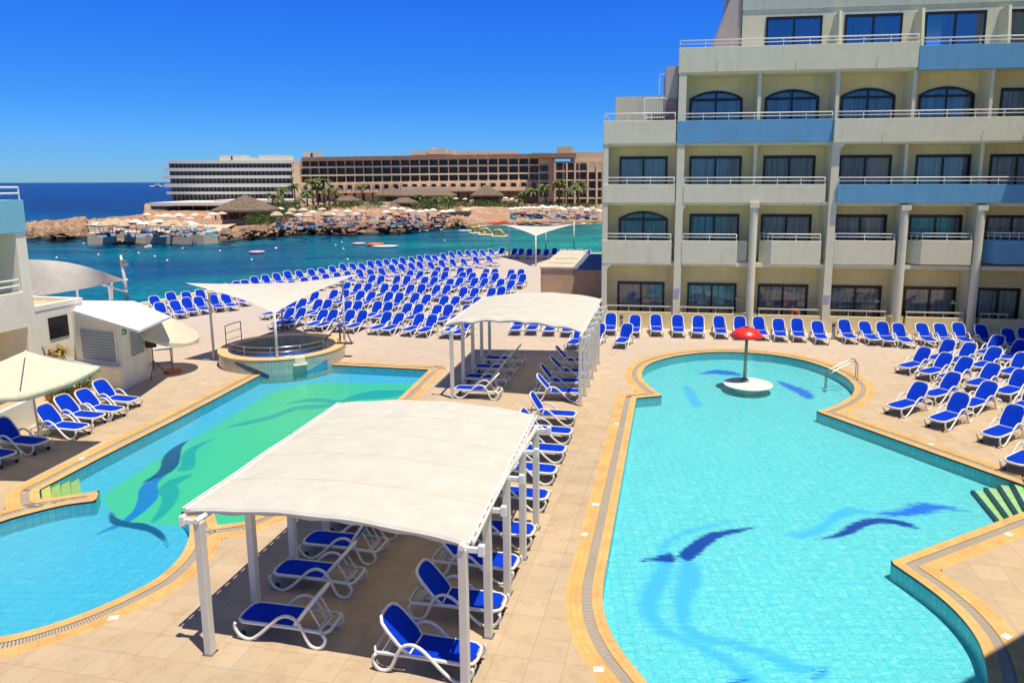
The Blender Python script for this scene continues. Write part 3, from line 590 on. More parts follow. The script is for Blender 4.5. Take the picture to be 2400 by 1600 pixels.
# penthouse set back behind the top terrace
pz0, pz1 = 14.2, 19.5; ph = MB(); d = 2.2; cur = 3.15
PW = [(4.41, 7.36), (8.51, 11.45), (12.57, 15.6), (16.5, 19.3)]
for a, b in PW: ph.box(cur, a, d, d+.3, pz0, 17.35); ph.box(a, b, d, d+.3, 16.98, 17.35); ph.box(a, b, d, d+.3, pz0, 15.05); cur = b
ph.box(cur, SR, d, d+.3, pz0, 17.35); hp(ph, 'penthouse_wall', M_white)
for i, (a, b) in enumerate(PW): window(hotel, a, b, 15.05, 16.98, d, open_=(i == 2))
hp(MB().box(3.13, SR, d-.04, 13.5, 17.36, 20.5), 'penthouse_fascia', mat('grey_plaster', (.52, .57, .47), .75, .06, 1.2, .1, 40, stain=.3))
mb = MB(); pl = [(2.5, 14.2), (3.12, 14.2), (3.12, 20.5), (2.5, 20.5)]   # sloping stair wall at the left end of the penthouse
k = len(mb.v); mb.v += [(.95, d+.1, 14.2), (3.11, d+.1, 14.2), (3.11, d+.1, 20.6), (2.6, d+.1, 18.3), (1.75, d+.1, 15.9), (1.55, d+.1, 15.2), (.95, 9, 14.2), (3.11, 9, 14.2), (3.11, 9, 20.6), (2.6, 9, 18.3), (1.75, 9, 15.9), (1.55, 9, 15.2)]
mb.f = [(0, 1, 2, 3, 4, 5), (11, 10, 9, 8, 7, 6), (0, 5, 11, 6), (5, 4, 10, 11), (4, 3, 9, 10), (3, 2, 8, 9)]; hp(mb, 'penthouse_side_wall', mat('pinkish_plaster', (.50, .42, .37), .8, .05, 1., .1, 40))
for a, b in zip(PW[:-1], PW[1:]):
    s = a[1]+.62; mb = MB(); k = 0; mb.v = [(s, d, 17.0), (s+.14, d, 17.0), (s, d-1.0, 17.0), (s+.14, d-1.0, 17.0), (s, d, 14.2), (s+.14, d, 14.2), (s, d-1.35, 14.2), (s+.14, d-1.35, 14.2)]
    mb.f = [(0, 2, 6, 4), (1, 5, 7, 3), (2, 3, 7, 6), (0, 1, 3, 2)]; hp(mb, 'terrace_divider', M_white)
# stair wall and white guard rails on the stepped left end
mb = MB(); mb.v = [(-.95, .6, 11.3), (-.3, .6, 11.3), (-.3, .6, 14.3), (-.62, .6, 14.3), (-.95, .6, 14.3), (-.95, 7, 11.3), (-.3, 7, 11.3), (-.3, 7, 14.3), (-.62, 7, 14.3), (-.95, 7, 14.3)]
mb.f = [(0, 1, 2, 3, 4), (9, 8, 7, 6, 5), (0, 4, 9, 5), (4, 3, 8, 9), (3, 2, 7, 8)]; hp(mb, 'stair_wall', mat('pinkish_plaster', (.5, .42, .37)))
r = MB()
for z in (11.6, 12.62): r.tube([(-2.05, .4, z), (-.95, .4, z)], .03, 6)
for i in range(9): r.tube([(-2.05+i*.137, .4, 11.6), (-2.05+i*.137, .4, 12.62)], .012, 5)
r.tube([(-2.08, .3, 11.3), (-2.08, .3, 12.62)], .045, 6); r.tube([(-1.28, 1., 12.6), (-1.28, 1., 13.95), (-.95, 1., 13.95)], .03, 6); r.tube([(-4.1, .2, 11.78), (-4.1, 6, 11.78)], .03, 6)
hp(r, 'guard_railing', M_rail); hp(MB().box(-.92, -.32, .45, .6, 11.35, 12.5).box(-1.9, -1.0, 1.2, 1.5, 11.3, 11.85), 'roof_equipment', mat('roof_brick', (.30, .20, .15), .9, .2))
for s, z in ((-.06, 1.95), (7.96, 1.72)): hp(MB().box(s-.14, s+.14, -.115, -.095, z, z+.36), 'notice', M_signblue)
for s in (-.5, 3.45, 7.5, 11.0, 15.0): hp(MB().box(s-.12, s+.12, DEP-.16, DEP-.002, 1.5, 1.62).box(s-.03, s+.03, DEP-.1, DEP-.001, 1.62, 1.7), 'wall_lamp', M_white)
# the neighbouring wings just outside the frame (they shade the right end of the facade)
wg = MB().box(19.5, 34, -9, -.3, 0, 22.3, HM); o = wg.build('hotel_wing', M_white); tag(o, 'tall white hotel wing that shades the right end of the hotel facade', 'building')
u_ = Vector((1.4, .82, 0)).normalized(); NM = Matrix(((u_.x, u_.y, 0, 8.9), (u_.y, -u_.x, 0, 8.6), (0, 0, 1, 0), (0, 0, 0, 1)))
tag(MB().box(0, 14, 0, 6, 0, 12., NM).build('hotel_wing', M_white), 'near hotel wing that shades the bottom right corner of the pool deck', 'building')
# ------------------------------------------------------------------ tan service block between hotel and sea
hb = empty('service_block', tuple(at(1267, 700)), 0, 'low tan service block with a pale roof beside the hotel', 'building')
Hb = Matrix.Translation(Vector((-.15, 46.3, 0))) @ Matrix.Rotation(-.144, 4, 'Z')
Li = Matrix.Translation(-Vector(at(1267, 700)))
MB().box(0, 2.1, 0, 11.5, 0, 2.68, Li @ Hb).build('wall', M_brownwall, hb); MB().box(2.102, 3.9, .02, 9.5, 0, 2.62, Li @ Hb).build('side_wall', mat('brown_wall', (.46, .29, .17), .85, .1, 1., .2, 30, stain=.4), hb)
MB().box(-.06, 2.13, -.06, 11.55, 2.682, 2.80, Li @ Hb).box(.3, 1.9, 2, 2.08, 2.802, 2.84, Li @ Hb).box(.3, 1.9, 5, 5.08, 2.802, 2.84, Li @ Hb).build('roof', mat('cream_roof', (.52, .46, .34), .85, .1, 1.2), hb)
MB().box(2.135, 3.9, -.05, 9.6, 2.622, 2.70, Li @ Hb).build('roof', mat('blue_grey_roof', (.10, .14, .21), .8, .15, 1.), hb)
MB().box(4.2, 4.6, 16, 30, -.2, 3.9, Hb).build('boundary_wall', mat('grey_wall', (.30, .33, .38), .8, .1, 1.)); tag(bpy.data.objects['boundary_wall'], 'plain grey boundary wall by the sea at the left end of the hotel', 'wall')
# ------------------------------------------------------------------ buildings on the left
e_ = np.array([.1957, .9807, 0]); q_ = np.array([.9807, -.1957, 0])
K0 = np.array([-19.25, 28.5, 0]); LM = Matrix(((q_[0], e_[0], 0, K0[0]), (q_[1], e_[1], 0, K0[1]), (0, 0, 1, 0), (0, 0, 0, 1)))   # x: towards pool, y: away from camera
rz = math.atan2(q_[1], q_[0])
lw = empty('hotel_wing', tuple(K0), rz, 'white hotel wing with a pale blue top balcony at the left edge', 'building')
def lp(mb, name, m, **k): return mb.build(name, m, lw, **k)
T = -1.15
lp(MB().box(-1.7, 0, T-.42, T, 0, 6.35), 'end_wall', M_bright, bev=.01)
lp(MB().box(-12, -1.702, -16, T-.02, 0, 7.9).box(-1.9, -1.6, -16, T-.03, 0, 6.3), 'wall', M_cream)
lp(MB().box(-1.69, .05, -16, T+.02, 6.352, 7.55), 'parapet', M_lblue, bev=.01)
lp(MB().box(-.1, .06, -16, T-.425, 2.8, 4.15).box(-1.6, -.102, -16, T-.43, 2.85, 3.05), 'parapet', M_bright, bev=.01)
for z0 in (7.55, 4.15):
    r = MB(); y1 = T-.06 if z0 > 7 else T-.5
    for h in (.24, .46): r.tube([(-.03, -16, z0+h), (-.03, y1, z0+h)], .035, 6)
    for i in range(11): r.tube([(-.03, y1-i*1.35, z0), (-.03, y1-i*1.35, z0+.46)], .028, 6)
    if z0 > 7: r.tube([(-.03, y1, z0+.46), (-1.6, y1, z0+.46)], .035, 6)
    lp(r, 'railing', M_rail)
an = empty('annexe', tuple(K0), rz, 'low white annexe with a dark square window beside the kiosk', 'building')
MB().box(-5, -.02, T+.004, 1.1, 0, 3.3).build('wall', M_bright, an, bev=.01)
MB().box(-.25, .0, T+.004, 1.12, 3.302, 3.5).box(-5, -.252, .9, 1.12, 3.302, 3.5).build('roof_edge', M_bright, an); MB().box(-5, -.252, T+.01, .898, 3.301, 3.34).build('roof', mat('pinkish_roof', (.62, .44, .30), .85, .1), an)
wd = MB().box(-.019, .012, -.62, .28, 2.1, 2.95); wdo = wd.build('window', M_frame, an)
MB().box(.0125, .016, -.56, .22, 2.16, 2.89).build('pane', glass_mat('dark_glass', (.01, .01, .011)), wdo)
kk = empty('kiosk', tuple(K0), rz, 'small white kiosk with grey roller shutters and a flat white roof', 'kiosk')
Lk = (Matrix.Translation(Vector(K0)) @ Matrix.Rotation(rz, 4, 'Z')).inverted()
C0 = np.array([-16.72, 28.03, 0]); K1 = K0+e_*.5; B1 = np.array([-16.75, 30.2, 0]); B2 = np.array([-17.8, 32.2, 0])
def seg(A, B, z0, z1a, z1b, th=.12):   # vertical wall from A to B with a sloping top
    mb = MB(); d = (B-A)/np.linalg.norm(B-A); n = np.array([-d[1], d[0], 0])*th
    mb.v = [tuple(Lk @ Vector(p)) for p in ((*A[:2], z0), (*B[:2], z0), (*(B+n)[:2], z0), (*(A+n)[:2], z0), (*A[:2], z1a), (*B[:2], z1b), (*(B+n)[:2], z1b), (*(A+n)[:2], z1a))]
    mb.f = [(0, 3, 2, 1), (4, 5, 6, 7), (0, 1, 5, 4), (1, 2, 6, 5), (2, 3, 7, 6), (3, 0, 4, 7)]; return mb
def lerp(a, b, t): return a+(b-a)*t
for A, B, za, zb, nm in ((K1, C0, 3.05, 2.66, 'front_wall'), (C0, B1, 2.66, 2.55, 'side_wall'), (B1, B2, 2.55, 2.5, 'rear_wall')): seg(A, B, 0, za, zb).build(nm, M_bright, kk)
def panel(A, B, t0, t1, z0, z1, off, name, m, parent=None, th=.03):
    d = (B-A)/np.linalg.norm(B-A); n = np.array([d[1], -d[0], 0])*off; return seg(lerp(A, B, t0)+n, lerp(A, B, t1)+n, z0, z1, z1, th).build(name, m, parent or kk)
f = panel(K1, C0, .14, .93, 1.02, 2.42, .02, 'shutter_frame', M_bright); panel(K1, C0, .17, .88, 1.1, 2.36, .04, 'shutter', M_shutter, f); panel(K1, C0, .02, 1.0, .92, 1.0, .28, 'counter', M_roofwhite, th=.26)
f = panel(C0, B1, .28, .78, 1.15, 2.3, .02, 'window_frame', M_bright); panel(C0, B1, .31, .74, 1.2, 2.24, .04, 'shutter', M_shutter, f); panel(C0, B1, .84, .97, 1.3, 2.3, .03, 'window', M_frame)
sg = panel(C0, B1, .03, .22, 2.2, 2.42, .03, 'exit_sign', M_signgreen); panel(C0, B1, .09, .12, 2.24, 2.37, .035, 'running_figure', M_plastic, sg, .01); panel(C0, B1, .13, .17, 2.29, 2.33, .035, 'arrow', M_plastic, sg, .01)
gp = (C0+(B1-C0)*.12)
rf = [at(170, 727, 3.16), at(325, 775, 2.74), at(399, 741, 2.70), at(314, 705, 2.86), at(192, 704, 3.2)]
mb = MB(); mb.v = [tuple(Lk @ Vector(p)) for p in rf]+[tuple(Lk @ Vector((p[0], p[1], p[2]-.09))) for p in rf]; mb.f = [(0, 1, 2, 3, 4), (9, 8, 7, 6, 5)]+[(i, 5+i, 5+(i+1) % 5, (i+1) % 5) for i in range(5)]
mb.build('roof', M_roofwhite, kk)
a, b = at(0, 967, .9), at(80, 931, .9); a = a-(b-a)*3; mb = MB(); d = (b-a)/np.linalg.norm(b-a); n = np.array([-d[1], d[0], 0])*.15
mb.v = [tuple(p) for p in (a*[1, 1, 0], b*[1, 1, 0], b*[1, 1, 0]+n, a*[1, 1, 0]+n, a, b, b+n, a+n)]; mb.f = [(0, 3, 2, 1), (4, 5, 6, 7), (0, 1, 5, 4), (1, 2, 6, 5), (2, 3, 7, 6), (3, 0, 4, 7)]
tag(mb.build('garden_wall', M_bright), 'low white garden wall behind the shaded loungers', 'wall')
# tent roof with rails
tn = empty('tensile_roof', tuple(at(180, 660, 3)*[1, 1, 0]), 0, 'white curved tensile roof rising beside the left hotel wing', 'canopy'); Lt = -Vector(tn.location)
near = [at(60, 700, 2.75), at(120, 689, 2.8), at(170, 681, 2.85), at(230, 670, 2.9), at(290, 657, 2.95)]; far = [at(40, 609, 4.6), at(100, 609, 4.45), at(165, 616, 4.2), at(232, 634, 3.7), at(292, 656, 3.0)]
G = []
for i in range(9):
    f = i/8; G.append([tuple(Vector(a*(1-f)+b*f+np.array([0, 0, .5*math.sin(PI*f)*(1-j/16)*.6])) + Lt) for j, (a, b) in enumerate(zip(spline(near, 4), spline(far, 4)))])
MB().grid(G).build('membrane', M_canvas, tn, smooth=True)
r = MB(); pA, pB, pC = at(262, 663, 2.9), at(300, 678, 2.3), at(262, 706, 1.)
for a, b in (((262, 664, 2.9), (263, 700, 1.2)), ((240, 668, 2.9), (298, 683, 2.3)), ((285, 658, 2.95), (300, 655, 3.0))): r.tube([Vector(at(*a))+Lt, Vector(at(*b))+Lt], .05, 6)
for x in (80, 180, 255): p = at(x, 690-(x-80)*.12, 2.75); r.tube([Vector((p[0], p[1], 0))+Lt, Vector(p)+Lt], .06, 6)
r.build('frame', M_rail, tn)
lmp = empty('street_lamp', tuple(at(298, 712)), 0, 'tall grey lamp post with a long arm by the sea terrace edge', 'lamp'); Ll = -Vector(lmp.location); b0 = at(298, 712)
fy = b0[1]; pA = on_plane(283, 598, (0, fy, 0), np.array([0, 1., 0])); pB = on_plane(318, 583, (0, fy, 0), np.array([0, 1., 0])); pC = on_plane(350, 577, (0, fy, 0), np.array([0, 1., 0])); pM = on_plane(291, 648, (0, fy, 0), np.array([0, 1., 0]))
V3 = lambda p: Vector(p)+Ll
MB().tube([Vector((0, 0, -.5)), V3(pM), V3(pA)], [.17, .12, .07], 10).build('pole', M_rail, lmp, smooth=True)
MB().tube([V3(pA), V3(pB), V3(pC)], .035, 6).box(V3(pA).x-.05, V3(pA).x+.4, -.12, .12, V3(pA).z-.75, V3(pA).z-.5).box(V3(pA).x+.0, V3(pA).x+.3, -.12, .12, V3(pA).z-.42, V3(pA).z-.3).build('arm', M_steel, lmp)
MB().tube([V3(pB)+Vector((.6, 0, .1)), V3(pC)+Vector((.1, 0, .02))], [.06, .11], 8).build('lamp_head', M_plastic, lmp)
# ------------------------------------------------------------------ sun loungers
def make_lounger(tilt=57., detail=True):
    root = empty('sun_lounger')
    fr = MB()
    ring = [(-.02, -.30, .34)] + [(.9, -.30, .335), (1.02, -.29, .33), (1.12, -.22, .325), (1.15, -.1, .32), (1.15, .1, .32), (1.12, .22, .325), (1.02, .29, .33), (.9, .30, .335)] + [(-.02, .30, .34)]
    fr.tube([(-.60, -.30, .31)]+ring+[(-.60, .30, .31), (-.66, .2, .31), (-.66, -.2, .31)], .036, 8, closed=True, sq=.75)
    fr.box(-.02, .02, -.28, .28, .30, .34).box(.5, .54, -.28, .28, .29, .32).box(-.45, -.41, -.28, .28, .28, .32)
    fr.build('frame', M_plastic, root, smooth=True)
    sl_ = MB(); pts = [(.035, -.275), (.9, -.275), (1.0, -.262), (1.085, -.2), (1.105, -.09), (1.105, .09), (1.085, .2), (1.0, .262), (.9, .275), (.035, .275)]
    sl_.prism([(x, y) for x, y in pts], .351, .362); sl_.build('seat', M_sling, root)
    side = spline([(1.13, .32), (1.15, .24), (1.07, .10), (.93, .03), (.80, .05), (.62, .18), (.42, .37), (.25, .52), (.08, .575), (-.08, .52), (-.19, .36), (-.27, .17), (-.36, .05), (-.50, .025), (-.60, .10), (-.64, .22), (-.58, .31)], 3 if detail else 2)
    for sy in (-1, 1):
        MB().tube([(p[0], sy*.335, p[1]) for p in side], .027, 8 if detail else 5, sq=1.15, up=(0, 1, 0)).build('armrest_leg', M_plastic, root, smooth=True)
    bk = empty('backrest'); bpy.data.objects.remove(bk)
    b = MB(); L = .80; rg = [(0, -.27), (.12, -.31), (.25, -.325), (.55, -.315), (.70, -.285), (.78, -.2), (.80, -.08), (.80, .08), (.78, .2), (.70, .285), (.55, .315), (.25, .325), (.12, .31), (0, .27)]
    b.tube([(p[0], p[1], 0) for p in rg], .034, 8 if detail else 6, closed=True, sq=.7, up=(0, 0, 1)); bo = b.build('backrest', M_plastic, root, smooth=True)
    f = MB(); f.prism([(max(.02, x-.0 if x < .6 else x-.035), y*.9) for x, y in rg], .008, .02); f.build('sling', M_sling, bo)
    bo.location = (0, 0, .35); bo.rotation_euler = (0, math.radians(180+tilt), 0); bo.scale = (1, 1, -1)
    if detail:
        s = MB(); tx = -.45*math.cos(math.radians(tilt))-.05*math.sin(math.radians(tilt)); tz = .35+.45*math.sin(math.radians(tilt))-.05*math.cos(math.radians(tilt))
        for y in (-.2, .2): s.tube([(tx, y, tz-.02), (-.5, y, .31)], .016, 6)
        s.tube([(-.5, -.22, .31), (-.5, .22, .31)], .018, 6); s.build('support', M_plastic, root)
        for y in (-.24, .24): MB().tube([(1.06, y-.02, .055), (1.06, y+.02, .055)], .055, 12).build('wheel', M_black, root, smooth=True)
    return root
proto = make_lounger(); proto_far = make_lounger(57., False); proto_flat = make_lounger(6., False)
used = set()
def lounger(pos, ang, label, group, src=None, sc=(1, 1, 1)):
    src = src or proto
    if src in used: o = dup(src)
    else: o = src; used.add(src)
    o.location = (pos[0], pos[1], 0.0); o.rotation_euler = (0, 0, math.radians(ang)); o.scale = sc
    tag(o, label, 'sun lounger', group)
    jt = random.uniform(-9, 9)
    for ch in o.children:
        if ch.name.startswith('backrest') and src is not proto_flat: ch.rotation_euler[1] += math.radians(jt)*.6
    return o
ORD = ['first', 'second', 'third', 'fourth', 'fifth', 'sixth', 'seventh', 'eighth', 'ninth', 'tenth', 'eleventh', 'twelfth', 'thirteenth', 'fourteenth', 'fifteenth', 'sixteenth', 'seventeenth', 'eighteenth', 'nineteenth', 'twentieth']+['twenty-'+x for x in ('first', 'second', 'third', 'fourth', 'fifth', 'sixth', 'seventh', 'eighth', 'ninth')]+['thirtieth']+['thirty-'+x for x in ('first', 'second', 'third', 'fourth', 'fifth', 'sixth', 'seventh', 'eighth', 'ninth')]+['fortieth', 'forty-first', 'forty-second']
ZT = .99
def from_top(x, y, ang, z=ZT, back=.42, sx=1.):
    p = at(x, y, z); a = math.radians(ang); return p[:2]+np.array([math.cos(a), math.sin(a)])*back*sx
G_main = 'blue sun loungers packed on the sea terrace'
rows = {
 'front row': [(682, 721), (709, 721), (759, 724), (784, 725), (823, 726), (853, 728), (910, 731), (937, 732), (985, 734), (1014, 736), (1069, 738), (1097, 740)],
 'second row': [(662, 702), (688, 700), (711, 699), (748, 701), (771, 702), (816, 704), (841, 705), (887, 706), (913, 708), (957, 710), (983, 711), (1026, 713), (1053, 714), (1097, 715)],
 'third row': [(741, 683), (785, 679), (812, 679.5), (847, 681), (872, 682), (914, 684), (938, 686), (975, 686), (1001, 688.6), (1043, 692), (1069, 693), (1120, 695)],
 'fourth row': [(815, 661), (840, 662.6), (865, 663.4), (904, 665), (928, 665), (964, 666), (990, 666), (1025, 667), (1049, 667), (1088, 673), (1114, 673), (1154, 674), (1177, 672)],
 'fifth row': [(874, 644), (895, 646), (933, 646.4), (956, 646.4), (997, 648), (1019, 647.5), (1056, 652), (1079, 649), (1114, 650.3), (1137, 650.3), (1175, 652.6), (1199, 655)],
 'sixth row': [(962.5, 633.5), (986, 634.3), (1020.5, 634), (1045, 636.5), (1085, 637.3), (1108.5, 638), (1136, 638.8), (1163, 639.6), (1204, 640.4), (1226, 642)],
 'seventh row': [(1027, 625.8), (1047, 625.8), (1081, 626.6), (1101, 627.4), (1140, 629), (1161, 629.7), (1199, 631.2), (1222.6, 631.2)]}
for ri, (rn, L) in enumerate(rows.items()):
    for i, (x, y) in enumerate(L):
        ang = -106+random.uniform(-4, 4); src = proto if ri < 1 else proto_far
        lounger(from_top(x, y, ang, sx=1.1), ang, 'blue sun lounger, %s from the left in the %s of the crowded block' % (ORD[i], rn), G_main, src, (1.12, 1., 1.))
S1 = [(359, 694), (398, 685), (434.6, 682.5), (467, 678), (498, 684), (526.6, 664.6), (552.5, 659.3), (572, 656.6), (593.6, 648.6), (620.4, 643.2), (646.5, 639), (672, 635), (699, 634.3), (727.5, 630.5), (752, 626.5), (776.7, 623.8), (801, 618), (824.4, 615.7), (846, 615.7), (865.6, 611.7), (885.8, 609.3), (903.5, 607.7), (923.7, 605.2), (941.5, 603.6), (963, 601), (981.6, 599), (1000.5, 596.5), (1017.4, 596.7), (1036.5, 594.4), (1056.4, 589.9), (1074.8, 587.6), (1094, 586.8), (1110.8, 585.3), (1129, 585.3), (1149, 583)]
for i, (x, y) in enumerate(S1):
    ang = -50+random.uniform(-5, 5); lounger(from_top(x, y, ang), ang, 'blue sun lounger, %s from the left in the outermost row by the sea' % ORD[i], 'blue sun loungers in the rows along the sea edge', proto_far)
S2 = [(372, 708), (408, 703), (434.6, 698), (463, 694.5), (497, 690), (526, 687.5)]
for i, (x, y) in enumerate(S2):
    ang = -47; lounger(from_top(x, y, ang), ang, 'blue sun lounger, %s from the left in the inner row at the left corner' % ORD[i], 'blue sun loungers in the left corner of the terrace', proto_far)
p = at(563, 702, .35); lounger(p, -47, 'flat blue sun lounger with its back down near the left tip of the shade sail', 'blue sun loungers in the left corner of the terrace', proto_flat)
S3 = [(603, 671.8), (629, 665.5), (657.5, 662), (683, 657.2), (712, 650.4), (738, 646.6), (762, 641.6), (788.8, 638.4), (813, 636), (840.5, 631), (866.4, 630.3), (892, 627.9), (916.4, 620.6), (938.3, 618.2), (962, 616), (981, 613), (1007.5, 613.6), (1032.7, 609.8), (1058, 607.5), (1084, 605.9), (1112.3, 602), (1143.7, 599)]
for i, (x, y) in enumerate(S3):
    ang = -52+random.uniform(-5, 5); lounger(from_top(x, y, ang), ang, 'blue sun lounger, %s from the left in the second row from the sea' % ORD[i], 'blue sun loungers in the rows along the sea edge', proto_far)
S4 = [(1176.6, 579), (1207, 581.4), (1223, 582), (1241.7, 583), (1262, 583), (1281, 583), (1300, 581.4), (1319.5, 583.8), (1339, 583.8), (1358.8, 583.8), (1378.4, 584.6)]
for i, (x, y) in enumerate(S4):
    ang = -100+random.uniform(-6, 6); lounger(from_top(x, y, ang), ang, 'blue sun lounger, %s from the left in the row by the far shade sail' % ORD[i], 'blue sun loungers by the far shade sail', proto_far)
gw = lambda x, y: (1540+x/5.113, 560+y/5.113); g2 = lambda x, y: (1980+x/5.6, 560+y/5.6)
WL = [(1432, 733), (1489, 737), (1537, 735), (1588, 737), gw(495, 912), gw(740, 918), gw(990, 928), gw(1210, 934), gw(1455, 948), gw(1675, 952), gw(1920, 975), gw(2235, 968), g2(255, 1075), g2(485, 1090), g2(695, 1105), g2(1010, 1095), g2(1240, 1105), g2(1480, 1100), g2(1775, 1125), g2(2130, 1175), (2398, 768)]
for i, (x, y) in enumerate(WL):
    ang = -98+random.uniform(-4, 5) + (3 if i > 10 else 0); a = math.radians(ang); pos = from_top(x, y, ang)
    lounger(pos, ang, 'blue sun lounger, %s from the left in the row against the hotel wall' % ORD[i], 'blue sun loungers lined up along the hotel wall', proto)
z4 = lambda x, y: (2040+x/4.611, 760+y/4.611)
RC = [z4(590, 245), z4(860, 170), z4(820, 302), z4(1080, 195), z4(1040, 348), z4(900, 515), z4(545, 622), z4(1385, 115), z4(1350, 240), z4(1325, 412), z4(1290, 608), z4(985, 738), z4(1640, 165), z4(1650, 300), z4(1640, 485), z4(1575, 880), z4(1800, 640), z4(1850, 1130)]
RN = ['at the left end of the far row', 'behind the left end of the right hand group', 'second from the left in the left column', 'far middle one beside the wall row', 'third in the left column, overlapping its neighbour', 'fourth in the left column above the nearest left one', 'nearest the pool at the left of the group', 'far one below the hotel columns', 'second far one in the middle column', 'third one in the middle column', 'fourth one in the middle column', 'second nearest the pool coping', 'far one near the right frame edge', 'second one near the right frame edge', 'third one near the right frame edge', 'large nearest one at the right edge', 'half cut by the right frame edge', 'tip only, at the right frame edge below the group']
for i, (x, y) in enumerate(RC):
    ang = -146+random.uniform(-3, 3); lounger(from_top(x, y, ang), ang, 'blue lounger right of the pool, '+RN[i], 'blue sun loungers right of the right pool', proto, (1.1, 1, 1))
for (x, y), nm in (((1407, 757), 'left'), ((1471, 759), 'right')): lounger(from_top(x, y, -112), -112, 'blue sun lounger standing in front of the wall row, %s of two' % nm, 'pair of blue sun loungers beside the far canopy', proto)
k5 = lambda x, y: (1020+x/5.226, 660+y/5.226)
for i, (x, y) in enumerate([(1215, 764), (1252, 764), (1293, 766), (1334, 768)]):   # seats seen under the far canopy
    p = at(x, y, .36); lounger((p[0], p[1]+.2), -100, 'blue sun lounger, %s from the left seen through the far canopy' % ORD[i], 'blue sun loungers behind the far canopy', proto_far)
lounger(from_top(1362, 762, -112), -112, 'blue sun lounger half hidden behind the front right post of the far canopy', 'blue sun loungers behind the far canopy', proto_far)
# under and beside the near canopy
phi = .197; e2 = np.array([math.sin(phi), math.cos(phi)]); q2 = np.array([e2[1], -e2[0]]); O1 = np.array([-5.89, 11.61])
zz = lambda x, y: (860+x/3.7325, 1180+y/3.7325); n2 = lambda x, y: (400+x/2.24, 900+y/2.24)
near_r = [zz(250, 950), zz(560, 490), (1030, 1255), (1065, 1180), (1130, 1110), (1170, 1060), (1200, 1010), (1215, 975), (1243, 940), n2(1890, 55)]
hinge = [(1000, 1502), (1033, 1386), (1075, 1286), (1112, 1205), (1160, 1135), (1198, 1082), (1227, 1036), (1252, 998), (1264, 962)]
foot = [(1123, 1535), (1182, 1413), (1212, 1319), (1252, 1243), (1285, 1160), (1304, 1101), (1325, 1053), (1340, 1011), (1350, 971)]
RNM = ['nearest to the camera at the bottom edge', 'second from the camera', 'third from the camera', 'fourth from the camera', 'fifth from the camera', 'sixth from the camera', 'seventh from the camera', 'eighth from the camera', 'farthest, its back clear of the roof']
for i in range(9):
    pf = at(*foot[i], .33); ang = -12+random.uniform(-2, 2); a = math.radians(ang); pos = pf[:2]-np.array([math.cos(a), math.sin(a)])*1.15
    lounger(pos, ang, 'blue lounger right of the near canopy, '+RNM[i], 'blue sun loungers along the right side of the near canopy', proto)
for i, (x, y) in enumerate([(577, 1432), (655, 1327), (722, 1258), (780, 1205)]):
    pf = at(x, y, .33); ang = 168.5; a = math.radians(ang); pos = pf[:2]-np.array([math.cos(a), math.sin(a)])*1.13
    lounger(pos, ang, 'shaded sun lounger on the left under the near canopy, %s from the camera' % ORD[i], 'blue sun loungers in the shade of the near canopy', proto)
p = pos+np.array(e2)*1.5; lounger(p, 168.5, 'sun lounger whose back tip shows above the far edge of the near canopy', 'blue sun loungers in the shade of the near canopy', proto)
for i, (x, y) in enumerate([(1069, 908), (1092, 881), (1115, 858), (1138, 838)]):
    pf = at(x, y, .33); ang = 170; a = math.radians(ang); pos = pf[:2]-np.array([math.cos(a), math.sin(a)])*1.13
    lounger(pos, ang, 'shaded sun lounger on the left under the far canopy, %s from the camera' % ORD[i], 'blue sun loungers in the shade of the far canopy', proto)
for i, (x, y) in enumerate([k5(1415, 1325), k5(1440, 1200), k5(1565, 1080), k5(1620, 955)]):
    pos = at(x, y, .36); ang = -4; lounger(pos, ang, 'shaded sun lounger on the right under the far canopy, %s from the camera' % ORD[i], 'blue sun loungers in the shade of the far canopy', proto)
Lz = lambda x, y: (x/5.228, 820+y/5.228)
LL = [(Lz(1345, 575), 'blue sun lounger beside the kiosk corner, farthest of the left poolside row'), (Lz(1150, 690), 'blue sun lounger with arched armrest, second from the kiosk'), (Lz(900, 770), 'blue sun lounger in front of the terracotta pot, third from the kiosk'), (Lz(680, 905), 'shaded dark blue sun lounger beside the parasol pole'), (Lz(150, 1085), 'shaded sun lounger at the left edge, nearer to the parasol pole'), (Lz(-260, 1235), 'sun lounger cut by the left frame edge, only its foot end in view')]
for i, (p, lab) in enumerate(LL):
    pos = at(*p, .36); lounger(pos, -14+random.uniform(-2, 2), lab, 'blue sun loungers on the left side of the left pool', proto)
